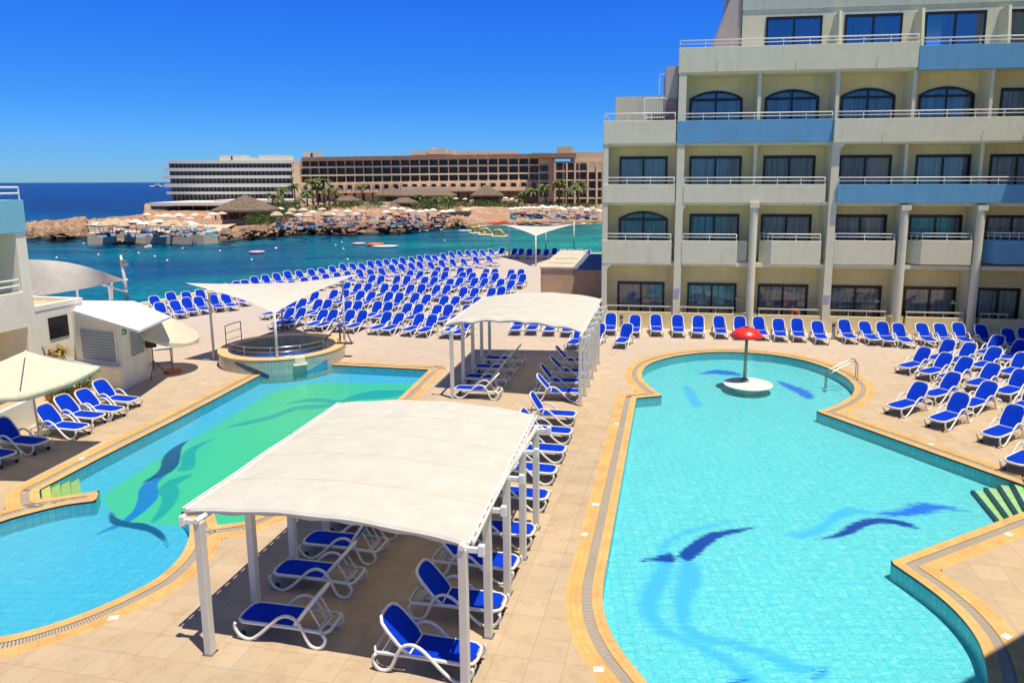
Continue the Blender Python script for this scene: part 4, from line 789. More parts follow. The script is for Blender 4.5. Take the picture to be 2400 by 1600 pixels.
# ------------------------------------------------------------------ canopies
def canopy(posts_l, posts_r, corners, zt, label, rise, ps=.14, clamps=True, scal=0.):
    root = empty('shade_canopy', (*posts_l[0], 0), 0, label, 'canopy', 'white shade canopies on posts'); L = -Vector((*posts_l[0], 0)); MT = Matrix.Translation(L)
    a0 = math.atan2(posts_l[-1][1]-posts_l[0][1], posts_l[-1][0]-posts_l[0][0])
    for S in (posts_l, posts_r):
        for p in S:
            M = MT @ Matrix.Translation((*p, 0)) @ Matrix.Rotation(a0, 4, 'Z'); mb = MB().box(-ps/2, ps/2, -ps/2, ps/2, .012, zt-.06, M); po = mb.build('post', M_post, root, bev=.01)
            MB().box(-ps/2-.03, ps/2+.03, -ps/2-.03, ps/2+.03, 0.001, .0118, M).build('base_plate', M_steel, po)
        mb = MB(); mb.tube([Vector((*S[0], zt-.03))+L, Vector((*S[-1], zt-.03))+L], .05, 8); mb.build('beam', M_post, root)
    if clamps:
        for p, sgn in [(p, 1) for p in posts_r]+[(p, -1) for p in posts_l]:
            M = MT @ Matrix.Translation((*p, 0)) @ Matrix.Rotation(a0-PI/2*sgn, 4, 'Z'); c = MB(); c.box(-.05, .33, -.035, .035, zt-.12, zt-.03, M).box(.26, .36, -.05, .05, zt-.16, zt+.02, M).tube([M @ Vector((.0, -.09, zt-.02)), M @ Vector((.0, .09, zt-.02))], .055, 8); c.build('clamp', M_rail, root, bev=.008)
    FL_, FR_, BR_, BL_ = [np.array(c) for c in corners]; G = []; nu, nv = 40, 64
    for j in range(nv+1):
        v = j/nv; a = FL_*(1-v)+BL_*v; b = FR_*(1-v)+BR_*v; row = []
        for i in range(nu+1):
            u = i/nu; p = a*(1-u)+b*u; rs = rise*math.sin(PI*min(max(u, 0), 1))**.8
            wr = .012*math.sin(u*23+v*4)*math.sin(PI*v*5+1)+ .02*math.sin(v*PI*4)**2*math.sin(PI*u)
            sc = scal*abs(math.sin(PI*u*5))*max(0, 1-v*6)
            p = p+np.array([0, 0, rs+wr+sc]); row.append(tuple(Vector(p)+L))
        G.append(row)
    mb = MB().grid(G); mb.build('roof_fabric', M_canvas, root, smooth=True)
    for v in (.2, .4, .6, .8):
        j = round(v*nv); a_s = [Vector(p)+Vector((0, 0, .004)) for p in G[j]]; b_s = [Vector(p)+(Vector(q)-Vector(p)).normalized()*.035+Vector((0, 0, .004)) for p, q in zip(G[j], G[j+1])]
        MB().grid([[tuple(p) for p in a_s], [tuple(p) for p in b_s]]).build('seam', M_seam, root)
    # front and back aprons and edge ropes
    for j, s in ((0, -1), (nv, 1)):
        dv = Vector((e2[0], e2[1], 0))*s; g = [G[j], [tuple(Vector(p)+dv*.02+Vector((0, 0, -.11-.015*math.sin(i*1.1)))) for i, p in enumerate(G[j])]]
        MB().grid(g).build('apron', M_canvas, root, smooth=True, solid=.01)
    for i in (0, nu): MB().tube([G[j][i] for j in range(0, nv+1, 4)], .028, 6).build('edge_rope', M_rail, root, smooth=True)
    for i, sd in ((0, -1), (nu, 1)):
        qv = Vector((q2[0], q2[1], 0))*sd*.075; ln = [Vector(G[j][i])+qv for j in range(0, nv+1, 4)]; MB().tube(ln, .03, 6).build('edge_beam', M_post, root); ties = MB()
        for j in range(1, nv, 3): p_ = Vector(G[j][i]); p2_ = Vector(G[min(j+1, nv)][i]); k = len(ties.v); ties.v += [tuple(p_), tuple(p2_+(p2_-p_)*.5), tuple(p2_+(p2_-p_)*.5+qv), tuple(p_+qv)]; ties.f.append((k, k+1, k+2, k+3))
        ties.build('lacing', M_canvas, root)
    nb = len(posts_l)
    for k in range(nb):
        v = k/(nb-1); j = round(v*nv); MB().tube([Vector(G[j][i])-Vector((0, 0, .05)) for i in range(0, nu+1, 2)], .028, 6).build('roof_arch', M_rail, root, smooth=True)
    return root
pl = [O1+e2*1.416*i for i in range(5)]; pr = [O1+q2*4.70+e2*1.416*i for i in range(5)]
canopy(pl, pr, [at(436, 1193, 2.56), at(1098, 1271, 2.56), at(1252, 972, 2.56), at(799, 945, 2.58)], 2.54, 'large cream shade canopy in the foreground between the two pools', .21)
a, b = at(1061, 932.6)[:2], at(1148, 831)[:2]; c, d = at(1359.6, 950)[:2], at(1402, 852)[:2]
canopy([a+(b-a)*i/4 for i in range(5)], [c+(d-c)*i/5 for i in range(6)], [at(1046, 760, 2.68), at(1365, 777, 2.68), at(1407, 700, 2.68), at(1136, 697, 2.68)], 2.66, 'smaller cream shade canopy farther back in front of the hotel', .28, ps=.13, scal=.07)
# ------------------------------------------------------------------ shade sails
def sail(Lc, Fc, Rc, Bc, posts, label, cat='shade sail', th=.05):
    root = empty('shade_sail', (Fc[0], Fc[1], 0), 0, label, cat, 'cream shade sails'); L = -Vector(root.location); A, B_, C_, D2 = [np.array(c) for c in (Lc, Fc, Rc, Bc)]; G = []; n = 24
    for i in range(n+1):
        u = i/n; row = []
        for j in range(n+1):
            v = j/n; cu_ = .045*math.sin(PI*u)*(1 if v > .5 else -1)*abs(2*v-1); cv = .045*math.sin(PI*v)*(1 if u > .5 else -1)*abs(2*u-1)
            uu = u-cv*1.; vv = v-cu_*1.; p = A*(1-uu)*(1-vv)+B_*uu*(1-vv)+C_*uu*vv+D2*(1-uu)*vv; row.append(tuple(Vector(p)+L))
        G.append(row)
    MB().grid(G).build('membrane', M_canvas, root, smooth=True)
    for (x0, x1, m) in posts: MB().tube([Vector(x0)+L, Vector(x1)+L], [th*1.25, th], 10).build('post', m, root, smooth=True)
    return root
jz = .65
F1 = at(648, 733, 2.55); F0 = at(650, 838, jz); Lf = at(434, 663, 3.7); Rt = at(843, 640, 3.7); Bk = Lf+Rt-F1; Bk[2] = 2.3
lb_, rb_ = at(502, 843), at(808, 816); bb_ = at(663, 776)
F1 = np.array([F0[0], F0[1], 2.62])
sail(Lf, F1, Rt, np.array([bb_[0]+.2, bb_[1]+1.2, 2.5]), [(lb_, (lb_[0]-.05, lb_[1]+.1, 3.15), M_post), (F0, F1, M_post), (rb_, (rb_[0]+.05, rb_[1], 3.35), M_post), (bb_, (bb_[0], bb_[1], 2.5), M_steel)], 'cream shade sail on four posts over the raised round pool')
for p_ in (lb_, rb_): tag(MB().box(p_[0]-.5, p_[0]-.15, p_[1]-.1, p_[1]+.1, .0, .06).build('anchor_plate', M_steel), 'flat grey floor plate by the %s post of the near shade sail' % ('left' if p_ is lb_ else 'right'), 'plate')
a1, b1, c1, d1 = at(1193, 602), at(1256, 624), at(1345, 590), at(1279, 590)
sail((a1[0]-.7, a1[1], 3.55), (b1[0], b1[1], 2.95), (c1[0]+.2, c1[1]-3, 3.5), (d1[0], d1[1], 2.9), [(a1, (a1[0], a1[1], 3.5), M_post), (b1, (b1[0], b1[1], 2.95), M_post), (c1, (c1[0], c1[1], 3.6), M_post), (d1, (d1[0], d1[1], 2.9), M_post)], 'small cream shade sail far off above the loungers by the sea', th=.07)
# ------------------------------------------------------------------ raised round pool
jc = (at(640, 846, jz)+at(676, 779, jz))/2; jc[0] = (at(517, 820, jz)[0]+at(800, 801, jz)[0])/2; JR = 2.78
jac = empty('raised_pool', (jc[0], jc[1], 0), 0, 'raised round tiled pool with yellow rim and metal railings behind the left pool', 'pool')
def ringwall(r, z0, z1, m, name, flip=False, n=96):
    mb = MB(); uv = []
    for i in range(n+1):
        a = 2*PI*i/n; mb.v += [(r*math.cos(a), r*math.sin(a), z1), (r*math.cos(a), r*math.sin(a), z0)]; uv += [(a*r, 0), (a*r, z1-z0)]
    mb.f = [(2*i, 2*i+1, 2*i+3, 2*i+2) for i in range(n)]; mb.uv = uv; return mb.build(name, m, jac)
ringwall(JR, -.8, jz-.06, M_jtile, 'outer_wall'); ringwall(JR-.42, -.2, jz-.02, M_jin, 'inner_wall')
MB().lathe([(JR+.02, jz-.06), (JR+.03, jz-.01), (JR, jz+.015), (JR-.40, jz+.015), (JR-.42, jz-.03)], 96).build('rim', M_cop2 if False else mat('yellow_stone_rim', (.66, .42, .19), .6, .12, 3, .1), jac)
MB().lathe([(0, -.15), (JR-.42, -.15)], 64).build('floor', mat('deep_blue_mosaic', (.05, .56, .72), .4, .3, 3), jac); MB().lathe([(0, .22), (JR-.425, .22)], 64).build('water', M_poolwater, jac)
# green tinted mosaic with a dark wave on the side facing the pool
def cyl(a0, a1, zf0, zf1, m, name, n=24, off=.006):
    mb = MB(); mb.uv = []
    for i in range(n+1):
        f = i/n; a = a0+(a1-a0)*f; r = JR+off; mb.uv += [(a*r, .6-zf0(f)), (a*r, .6-zf1(f))]; mb.v += [(r*math.cos(a), r*math.sin(a), zf0(f)), (r*math.cos(a), r*math.sin(a), zf1(f))]
    mb.f = [(2*i, 2*i+2, 2*i+3, 2*i+1) for i in range(n)]; return mb.build(name, m, jac)
cyl(-1.95, -.62, lambda f: -.35, lambda f: .55, wall_tile('mint_tile', (.34, .47, .38), (.22, .36, .30), .14, (.34, .47, .38)), 'mint_mosaic')
cyl(-2.02, -1.45, lambda f: .42-.62*f**1.0, lambda f: .50-.52*f**1.7, mat('dark_wave_mosaic', (.012, .06, .12), .3, .3, 8), 'wave_mosaic', off=.012)
cyl(-.95, -.5, lambda f: -.1, lambda f: -.08+.42*f, mat('blue_wave_mosaic', (.03, .30, .45), .3, .3, 8), 'wave_mosaic', off=.012)
a = -.98; sx_, sy_ = JR*math.cos(a), JR*math.sin(a); M = Matrix.Translation((sx_, sy_, 0)) @ Matrix.Rotation(a, 4, 'Z'); MB().box(-.3, .05, -.22, .22, .40, jz+.02, M).box(-.05, .16, -.30, .30, .30, .38, M).build('overflow_spout', M_white, jac, bev=.02)
def arcrail(a0, a1, r, z0, z1, name, m, th=.022, posts=3, mid=2):
    mb = MB(); n = 14; P = lambda a, z: (r*math.cos(a), r*math.sin(a), z)
    for k in range(mid+1): z = z1-(z1-z0)*.75*k/max(mid, 1) if mid else z1; mb.tube([P(a0+(a1-a0)*i/n, z) for i in range(n+1)], th if k == 0 else th*.6, 6)
    for k in range(posts): a = a0+(a1-a0)*k/(posts-1); mb.tube([P(a, z0), P(a, z1)], th, 6)
    return mb.build(name, m, jac, smooth=True)
arcrail(2.72, 3.2, JR-.2, jz, jz+.95, 'railing', M_bronze, posts=2, mid=2); arcrail(.15, .5, JR-.15, jz, jz+.95, 'railing', M_bronze, posts=2, mid=2)
arcrail(-2.55, -.35, JR-.5, .22, jz+.42, 'inner_railing', M_steel, .025, posts=5, mid=3)
mb = MB().tube([(JR-1.0, .6, jz+.1), (JR-.4, .5, jz+.75), (JR+.0, .45, jz+.8), (JR+.35, .4, jz+.0)], .03, 6); mb.box(JR-.5, JR+.4, .25, .6, jz+.0, jz+.03); mb.build('entry_rail', M_bronze, jac)
# steps of the entry at the back and low post
# ------------------------------------------------------------------ mushroom fountain
mp = at(1745, 893, -.05); mu = empty('mushroom_fountain', (mp[0], mp[1], 0), 0, 'red mushroom shaped water fountain on a green post in the right pool', 'fountain')
MB().lathe([(.0, -.045), (.96, -.045), (.99, -.06), (.99, -.09), (.6, -.12), (.5, ZF)], 48, (.05, -.35, 0)).build('platform', mat('mint_white_tile', (.58, .66, .60), .5, .08, 5), mu)
MB().tube([(0, 0, -.02), (0, 0, 1.0), (.02, 0, 2.1)], [.075, .065, .06], 14).lathe([(.18, -.02), (.18, .02), (.1, .05)], 16).build('stem', M_green_paint, mu, smooth=True)
MB().lathe([(.0, 2.24), (.09, 2.24), (.28, 2.21), (.46, 2.12), (.58, 2.0), (.64, 1.88), (.63, 1.84), (.55, 1.88), (.36, 1.95), (.0, 1.98)], 32).build('cap', M_red, mu, smooth=True)
MB().lathe([(0, 2.275), (.09, 2.27), (.10, 2.23)], 16).build('nozzle', M_black, mu)
# pool ladder
lp0, lp1 = at(1980, 893), at(2037, 897); ld = empty('pool_ladder', tuple(lp0), 0, 'stainless steel pool ladder at the right rim of the right pool', 'ladder'); v = Vector(lp1-lp0); wdir = Vector((.25, .95, 0)).normalized()
for k in (0, 1):
    o_ = wdir*.5*k; inn = Vector((-.85, -.25, 0)); out = Vector((.55, .15, 0)); MB().tube([Vector(p) for p in spline([inn+o_+Vector((0, 0, -.6)), inn+o_+Vector((0, 0, .0)), inn*.9+o_+Vector((0, 0, .35)), out*.5+o_+Vector((0, 0, .78)), out*.95+o_+Vector((0, 0, .72)), out*1.05+o_+Vector((0, 0, .45)), out*1.05+o_+Vector((0, 0, 0))], 5)], .024, 8).build('handrail', M_steel, ld, smooth=True)
for z in (-.2, -.45): i_ = Vector((-.85, -.25, z)); MB().tube([i_, i_+wdir*.5], .03, 6).build('rung', M_steel, ld)
# lifebuoy, bollards
lf = at(1848, 772); lb = empty('lifebuoy_stand', (lf[0], lf[1]-.4, 0), 0, 'orange lifebuoy hanging on a post between two loungers at the hotel wall', 'lifebuoy')
MB().tube([(0, 0, 0), (0, 0, 1.35)], .035, 8).build('post', M_orange, lb); t_ = MB().tube([(.14+.0, -.06+.0, .92)], .1, 4) if False else MB()
t_.tube([(.14+.22*math.cos(a)*.75, -.07, .92+.30*math.sin(a)) for a in [2*PI*i/24 for i in range(24)]], .065, 8, closed=True); t_.build('lifebuoy', M_orange, lb, smooth=True)
for (x, y), nm in (((1456, 775), 'left'), ((1952, 795), 'right')):
    p = at(x, y); bo = empty('bollard_light', tuple(p), 0, 'dark grey bollard light between loungers at the %s part of the hotel wall' % nm, 'bollard', 'bollard lights along the hotel wall')
    MB().tube([(0, 0, 0), (0, 0, .7)], .08, 12).build('post', M_steel, bo, smooth=True); MB().tube([(0, 0, .7), (0, 0, .82)], .085, 12).build('lamp', M_black, bo); MB().tube([(0, 0, .82), (0, 0, .9)], .11, 12).build('cap', M_steel, bo)
# ------------------------------------------------------------------ parasols, speaker, plants
pb = at(93, 1020); pz = empty('parasol', tuple(pb), 0, 'large square cream parasol at the left edge by the pool', 'parasol')
def square_parasol(root, cR, cF, apex, hub, m):
    c = np.array(apex); R_ = np.array(cR); F_ = np.array(cF); L_ = 2*np.array(hub)-R_; B_ = 2*np.array(hub)-F_; cs = [R_, B_, L_, F_]
    mb = MB(); va = MB(); rb = MB()
    for i in range(4):
        a, b = cs[i], cs[(i+1) % 4]; G = []
        for u in range(9):
            t = u/8; row = []
            for s in range(9): f = s/8; e_1 = a*(1-f)+b*f; p = c*(1-t)+e_1*t; p = p-np.array([0, 0, .10*math.sin(PI*f)*t+.05*math.sin(PI*t)]); row.append(tuple(p))
            G.append(row)
        mb.grid(G); va.grid([[tuple(np.array(p)) for p in G[-1]], [tuple(np.array(p)*[1.0, 1.0, 1]-np.array([0, 0, .17+.02*math.sin(k*1.5)])) for k, p in enumerate(G[-1])]]); rb.tube([c-np.array([0, 0, .04]), a-np.array([0, 0, .03])], .018, 6)
    mb.build('canopy', m, root, smooth=True); va.build('valance', m, root, smooth=True, solid=.006); rb.build('rib', M_steel, root)
R_ = at(234, 858, 2.6)-pb; F_ = at(45, 927, 2.6)-pb; mid_ = (R_+F_)/2; dn_ = (F_-R_)/np.linalg.norm(F_-R_); hub = mid_+np.array([dn_[1], -dn_[0], 0])*1.55
apx = at(60, 822, 3.2)-pb
square_parasol(pz, R_, F_, apx, hub, M_parasol); MB().tube([(0, 0, 0), tuple(apx)], .035, 10).build('pole', M_post, pz, smooth=True); MB().lathe([(0, .08), (.3, .08), (.32, .02), (.32, 0)], 20).build('base', M_steel, pz)
p2 = at(405, 872); pr2 = empty('parasol', tuple(p2), 0, 'tilted round cream parasol with terracotta base beside the kiosk', 'parasol')
MB().tube([(0, 0, 0), (0, 0, 2.3)], .022, 8).build('pole', M_steel, pr2, smooth=True); MB().lathe([(0, .12), (.3, .12), (.38, .02), (.38, 0)], 20).build('base', M_terra, pr2)
cn = MB(); TM = Matrix.Translation((0, 0, 2.35)) @ Matrix.Rotation(math.radians(20), 4, Vector((.15, 1, 0))); G = []
for i in range(7):
    t = i/6; G.append([tuple(TM @ Vector((1.35*t*math.cos(a), 1.35*t*math.sin(a), .12-.62*t**1.15-.03*math.sin(a*4)**2*t))) for a in [2*PI*k/48 for k in range(49)]])
cn.grid(G); cn.grid([G[-1], [tuple(Vector(p)-Vector((0, 0, .16+.03*math.sin(k*.79)))) for k, p in enumerate(G[-1])]]); cn.build('canopy', M_parasol, pr2, smooth=True)
sp_ = at(363, 884); ss = empty('speaker', tuple(sp_), math.radians(20), 'black loudspeaker on a tripod stand in front of the kiosk', 'speaker')
MB().tube([(0, 0, .3), (0, 0, 1.35)], .02, 8).build('pole', M_black, ss)
for k in range(3): a = 2*PI*k/3+.4; MB().tube([(0, 0, .75), (.55*math.cos(a), .55*math.sin(a), .0)], .017, 6).build('leg', M_black, ss)
MB().prism([(-.2, -.17), (.2, -.17), (.15, .17), (-.15, .17)], 1.32, 1.9).build('cabinet', M_black, ss, bev=.02); MB().box(-.17, .17, -.185, -.172, 1.36, 1.86).build('grille', M_frame, ss)
bt = at(380, 852); tag(MB().box(-.5, .5, -.25, .25, .68, .74, Matrix.Translation(bt) @ Matrix.Rotation(.3, 4, 'Z')).box(-.45, -.4, -.2, .2, 0, .68, Matrix.Translation(bt) @ Matrix.Rotation(.3, 4, 'Z')).box(.4, .45, -.2, .2, 0, .68, Matrix.Translation(bt) @ Matrix.Rotation(.3, 4, 'Z')).build('side_table', M_post), 'small grey white table behind the loudspeaker stand', 'table')
def leaves(mb, c, r, n, size, up=.3, long=1.8):
    for _ in range(n):
        while True:
            v = np.random.uniform(-1, 1, 3)
            if .15 < v@v < 1: break
        p = np.array(c)+v*r*(.75+.5*random.random()); d = v/np.linalg.norm(v)+np.random.normal(0, .5, 3)+[0, 0, up]; d /= np.linalg.norm(d); s = np.cross(d, np.random.normal(0, 1, 3)); s /= np.linalg.norm(s)+1e-6; L = size*random.uniform(.6, 1.3); k = len(mb.v)
        mb.v += [tuple(p), tuple(p+d*L*.5*long/2+s*L*.35), tuple(p+d*L*long), tuple(p+d*L*.5*long/2-s*L*.35)]; mb.f.append((k, k+1, k+2, k+3))
def pot(p, label, s=1., foliage='bush'):
    r = empty('potted_plant', tuple(p), 0, label, 'plant', 'plants in terracotta pots by the kiosk'); MB().lathe([(0, .0), (.2*s, 0), (.29*s, .46*s), (.34*s, .47*s), (.34*s, .56*s), (.30*s, .56*s), (.28*s, .5*s), (0, .5*s)], 24).build('pot', M_terra, r, smooth=False)
    mb = MB(); leaves(mb, (0, 0, .75*s), (.42*s, .42*s, .38*s), 420, .075*s); mb.build('foliage', M_leaf, r); MB().tube([(0, 0, .48*s), (.03, 0, .8*s)], .03, 6).build('stem', M_trunk, r)
pot(at(140, 962), 'bushy green plant in a terracotta pot behind the first sunlit lounger', 1.15); pot(at(190, 948), 'green plant in a terracotta pot behind the second sunlit lounger', 1.1)
a_ = np.array(at(150, 862, .9)); a_ = K0+q_*.35+e_*(-.75)+np.array([0, 0, .55]); r = empty('spiky_plant', tuple(a_), 0, 'spiky plant with yellow and brown leaves against the annexe wall', 'plant')
mb = MB()
for i in range(34):
    an_ = random.uniform(0, 2*PI); L = random.uniform(.35, .7); b0 = Vector((random.uniform(-.25, .25), random.uniform(-.35, .35), 1.15+random.uniform(-.2, .15))); dd = Vector((math.cos(an_), math.sin(an_), 0)); sd = Vector((-dd.y, dd.x, 0))*.045
    pts = [b0+dd*L*t+Vector((0, 0, .45*t-.75*t*t)) for t in (0, .35, .7, 1)]; k = len(mb.v)
    for j, p in enumerate(pts): ww = (1, 1, .7, .05)[j]; mb.v += [tuple(p+sd*ww), tuple(p-sd*ww)]
    mb.f += [(k+2*j, k+2*j+1, k+2*j+3, k+2*j+2) for j in range(3)]
mb.build('foliage', M_dry, r); MB().tube([(0, 0, 0), (.05, 0, .6), (0, .0, 1.2)], .05, 6).tube([(0, 0, -.55), (0, 0, .05)], .06, 6).tube([(0, 0, .5), (.1, .25, 1.1)], .035, 6).tube([(0, 0, .5), (.0, -.25, 1.0)], .035, 6).build('stem', M_trunk, r)
cb = at(78, 697, 3.36); tag(MB().tube([(cb[0]+.3*math.cos(t), cb[1]+.3*math.sin(t), 3.38+.02*t) for t in [i*.35 for i in range(36)]], .025, 6).build('cable_coil', M_post), 'coil of grey cable lying on the annexe roof', 'cable')
# ------------------------------------------------------------------ far shore
def far(x, y, Y): return on_plane(x, y, (0, Y, 0), np.array([0, 1., 0]))
def at_y(xpx, Y, z=-3.): return np.array([(xpx-CX)/F*Y*1.0, Y, z])
shore = [(40, 562, 520), (90, 558, 520), (150, 557, 517), (204, 556, 514), (212, 572, 512), (280, 573, 505), (341, 571, 500), (430, 572, 500), (478, 571.5, 505), (507, 568.5, 505), (578, 558, 500), (640, 553, 497), (721, 546, 492), (816, 549, 490), (870, 546, 488), (946, 545, 486), (1008, 539.5, 484), (1070, 534.5, 484), (1144, 529.5, 484), (1230, 528, 484), (1330, 527, 484), (1400, 524.5, 484), (1520, 524, 484)]
cols = []; rng = np.random.RandomState(3)
xs = np.arange(40, 1521, 4.); ws = np.interp(xs, [s[0] for s in shore], [s[1] for s in shore])
def h3(x, y): return math.sin(x*.7+1.3*math.sin(y*.31))*math.cos(y*.53+.7*math.sin(x*.23))
TG = []
NV = 26
for j in range(NV+1):
    v = j/NV; row = []
    for x, wy in zip(xs, ws):
        base = at(x, wy, -3.); spit = x < 345
        dist0 = base[1]; back = (dist0+95 if spit else 345.) ; 
        if spit: back = dist0+20+max(0, x-60)*.25
        Y = dist0+(back-dist0)*v**1.5; k = Y/dist0; X = base[0]*k
        if spit: z = -3+1.7*min(1, v*7)+.5*math.sin(v*PI) if v < .93 else -3.2
        else:
            beach = x > 1100; z = -3+(1.2*min(1, (Y-dist0)/3.) + float(np.interp(x, [330, 540, 640, 720, 1090], [.0, .1, 1.0, 2.2, 1.9]))*min(1, max(0, Y-dist0-4)/60.) if not beach else 2.8*min(1, (Y-dist0)/38.))
        amp = ((.55 if x < 345 or x > 620 else .15) if x < 1090 else .06)*(1 if 0 < v < .8 else .25); z += amp*(h3(X*.9, Y*.9)+.6*h3(X*2.3, Y*2.1)+.5*rng.uniform(-1, 1)) if v > 0 else 0
        row.append((X+(rng.uniform(-.3, .3) if j else 0), Y, z if v > 0 else -3.3))
    TG.append(row)
tag(MB().grid(TG).build('peninsula', M_rock), 'rocky orange headland across the bay', kind='structure')
# beach
BG = []
for j in range(9):
    v = j/8; BG.append([(lambda p, k: (p[0]*k, p[1]*k, -2.96+ .25*v+2.75*v))(at(x, w_-.2, -3.), 1+.28*v) for x, w_ in zip(np.linspace(1085, 1500, 30), np.interp(np.linspace(1085, 1500, 30), xs, ws))])
tag(MB().grid(BG).build('beach', M_sand), 'pale sandy beach across the bay', kind='structure')
def fb(mb, x0, x1, y0, y1, Y, depth=10, Y1=None):   # box between pixel columns x0..x1 and rows y0 (top)..y1 at distance Y
    p, q = far(x0, y0, Y), far(x1, y1, Y); mb.box(min(p[0], q[0]), max(p[0], q[0]), Y, Y+depth, min(p[2], q[2]), max(p[2], q[2])); return mb
# white hotel with long balcony bands
wh = empty('hotel_block', (-130, 285, -1), 0, 'long white hotel with dark glass storeys and white balcony bands across the bay', 'building')
LW = Matrix.Translation(Vector((130, -285, 1)))
def wb(*boxes, name, m, depth=None):
    mb = MB()
    for b in boxes: fb(mb, *b)
    mb.v = [(x+130, y-285, z+1) for x, y, z in mb.v]; return mb.build(name, m, wh)
Yw = 285
wb((397, 682, 383, 500, Yw+2, 16), name='glass_front', m=M_farglass)
for x0, y0, y1 in ((392, 376.5, 383), (385, 394, 401), (380, 411.5, 418), (384, 430.5, 438.5), (390, 449.5, 455)): wb((x0, 684, y0, y1, Yw, 19), name='balcony_band', m=M_farwhite)
mb = MB()
for i in range(30): x = 402+i*9.6; fb(mb, x, x+1.1, 383, 470, Yw+1.7, .2)
mb.v = [(x+130, y-285, z+1) for x, y, z in mb.v]; mb.build('mullion', mat('far_grey_metal', (.16, .16, .16), .6), wh)
wb((514, 568, 364, 376.6, Yw+5, 8), (606, 672, 364, 376.6, Yw+5, 8), (530, 600, 370, 376.6, Yw+6, 5), name='roof_room', m=M_farwhite); wb((541, 545, 366, 375, Yw+4.8, .3), name='roof_door', m=M_farglass)
wb((349, 520, 475, 482, 255, 30), (500, 700, 469, 475, 262, 20), name='terrace_roof', m=M_farwhite)
wb(*[(352+i*33, 354+i*33, 482, 506, 258, .5) for i in range(6)], name='terrace_column', m=M_farwhite); wb((352, 530, 483, 508, 268, 15), name='terrace_glass', m=M_farglass)
# brown hotel
bh = empty('hotel_block', (-40, 285, -1), 0, 'long tan stone hotel with rows of balconies and arches across the bay', 'building')
def bb(boxes, name, m):
    mb = MB()
    for b in boxes: fb(mb, *b)
    mb.v = [(x+40, y-285, z+1) for x, y, z in mb.v]; return mb.build(name, m, bh)
Yb = 285; x0b, x1b = 683, 1262
def yb(x, yl, yr): return yl+(yr-yl)*(x-683)/(1262-683)
bb([(683, 706, 377, 470, Yb-1, 20)], 'stair_tower_wall', M_fartan2); bb([(686, 688, y, y+3, Yb-1.2, .3) for y in (381, 398, 416, 434)], 'tower_window', M_farglass)
nb = 25; edges = [706+(1256-706)*(i/nb)**.94 for i in range(nb+1)]
edges = [706+ (20.2*i+ .085*i*i) for i in range(26)]
mbw = MB(); mbg = []; mbr = MB(); piers = []; slabs_ = []; arc_ = []
for i in range(25):
    a, b = edges[i], edges[i+1]
    R = [(yb(a, y0l, y0r), yb(a, y1l, y1r)) for y0l, y1l, y0r, y1r in ((378, 391, 371, 385), (395.5, 410, 388, 404), (414, 428.5, 406, 421))]
    for (t, u) in R:
        slabs_.append((a, b+.02, u, u+3.6, Yb, 1.2)); mbg.append((a+1.7, b-1.7, t, u, Yb+2.4, .4))
    piers.append((b-1.7, b+1.7, R[0][0]-1, R[2][1]+1, Yb+.25, 2.2))
    y0 = R[2][1]+3.4; arc_.append((a, b+.01, y0, y0+3.2, Yb-.5, 2)); arc_.append((a, a+6, y0+3.2, y0+22, Yb-.5, 2)); arc_.append((b-6, b, y0+3.2, y0+22, Yb-.5, 2)); mbg.append((a+5.5, b-5.5, y0+3, y0+13, Yb+.3, .4)); arc_.append((a+6, b-6, y0+13.6, y0+22, Yb-.5, 2))
for g_ in mbg: bb([g_], 'window', M_farglass)
bb(slabs_, 'balcony_slab', M_fartan2); bb(arc_, 'arcade_wall', M_fartan2); bb(piers, 'pier', M_fartan2)
bb([(edges[i], edges[i+1]+.1, yb(edges[i], 369, 360), yb(edges[i], 378.2, 371.2), Yb-.8, 16) for i in range(25)], 'cornice', M_farroof)
bb([(edges[i], edges[i+1]+.1, yb(edges[i], 378, 371), 500, Yb+2.85, 14) for i in range(25)], 'wall', M_fartan)
arch = MB()
for i in range(25):
    a, b = edges[i], edges[i+1]; y0 = yb(a, 428.5, 421)+3.4; c = far((a+b)/2, y0+4, Yb-.62); w_ = (b-a-9)*.5*Yb/F
    pts = [(c[0]+w_*math.cos(t), c[2]+w_*.75*math.sin(t)) for t in [PI*k/8 for k in range(9)]]
    for k in range(8):
        (p, zp), (q, zq) = pts[k], pts[k+1]; n = len(arch.v); y = Yb-.65; s = 1.35; arch.v += [(p+40, y-285, zp+1), (q+40, y-285, zq+1), (c[0]+(q-c[0])*s+40, y-285, c[2]+(zq-c[2])*s+1), (c[0]+(p-c[0])*s+40, y-285, c[2]+(zp-c[2])*s+1)]; arch.f.append((n, n+1, n+2, n+3))
arch.build('arch_trim', mat('far_pale_trim', (.58, .44, .32)), bh, solid=.3)
bb([(1002, 1046, 349, 362, Yb+6, 8), (1050, 1062, 352, 362, Yb+6, 6), (1012, 1020, 347, 349.2, Yb+7, 3)], 'roof_tower', M_fartan2); bb([(962, 1210, 355, 363, Yb+7, 5)], 'roof_room', M_fartan2)
bb([(712, 746, 355.5, 374, Yb+4, 6)], 'roof_room', M_farwhite); bb([(728, 733, 359, 370, Yb+3.8, .3)], 'roof_door', M_farglass)
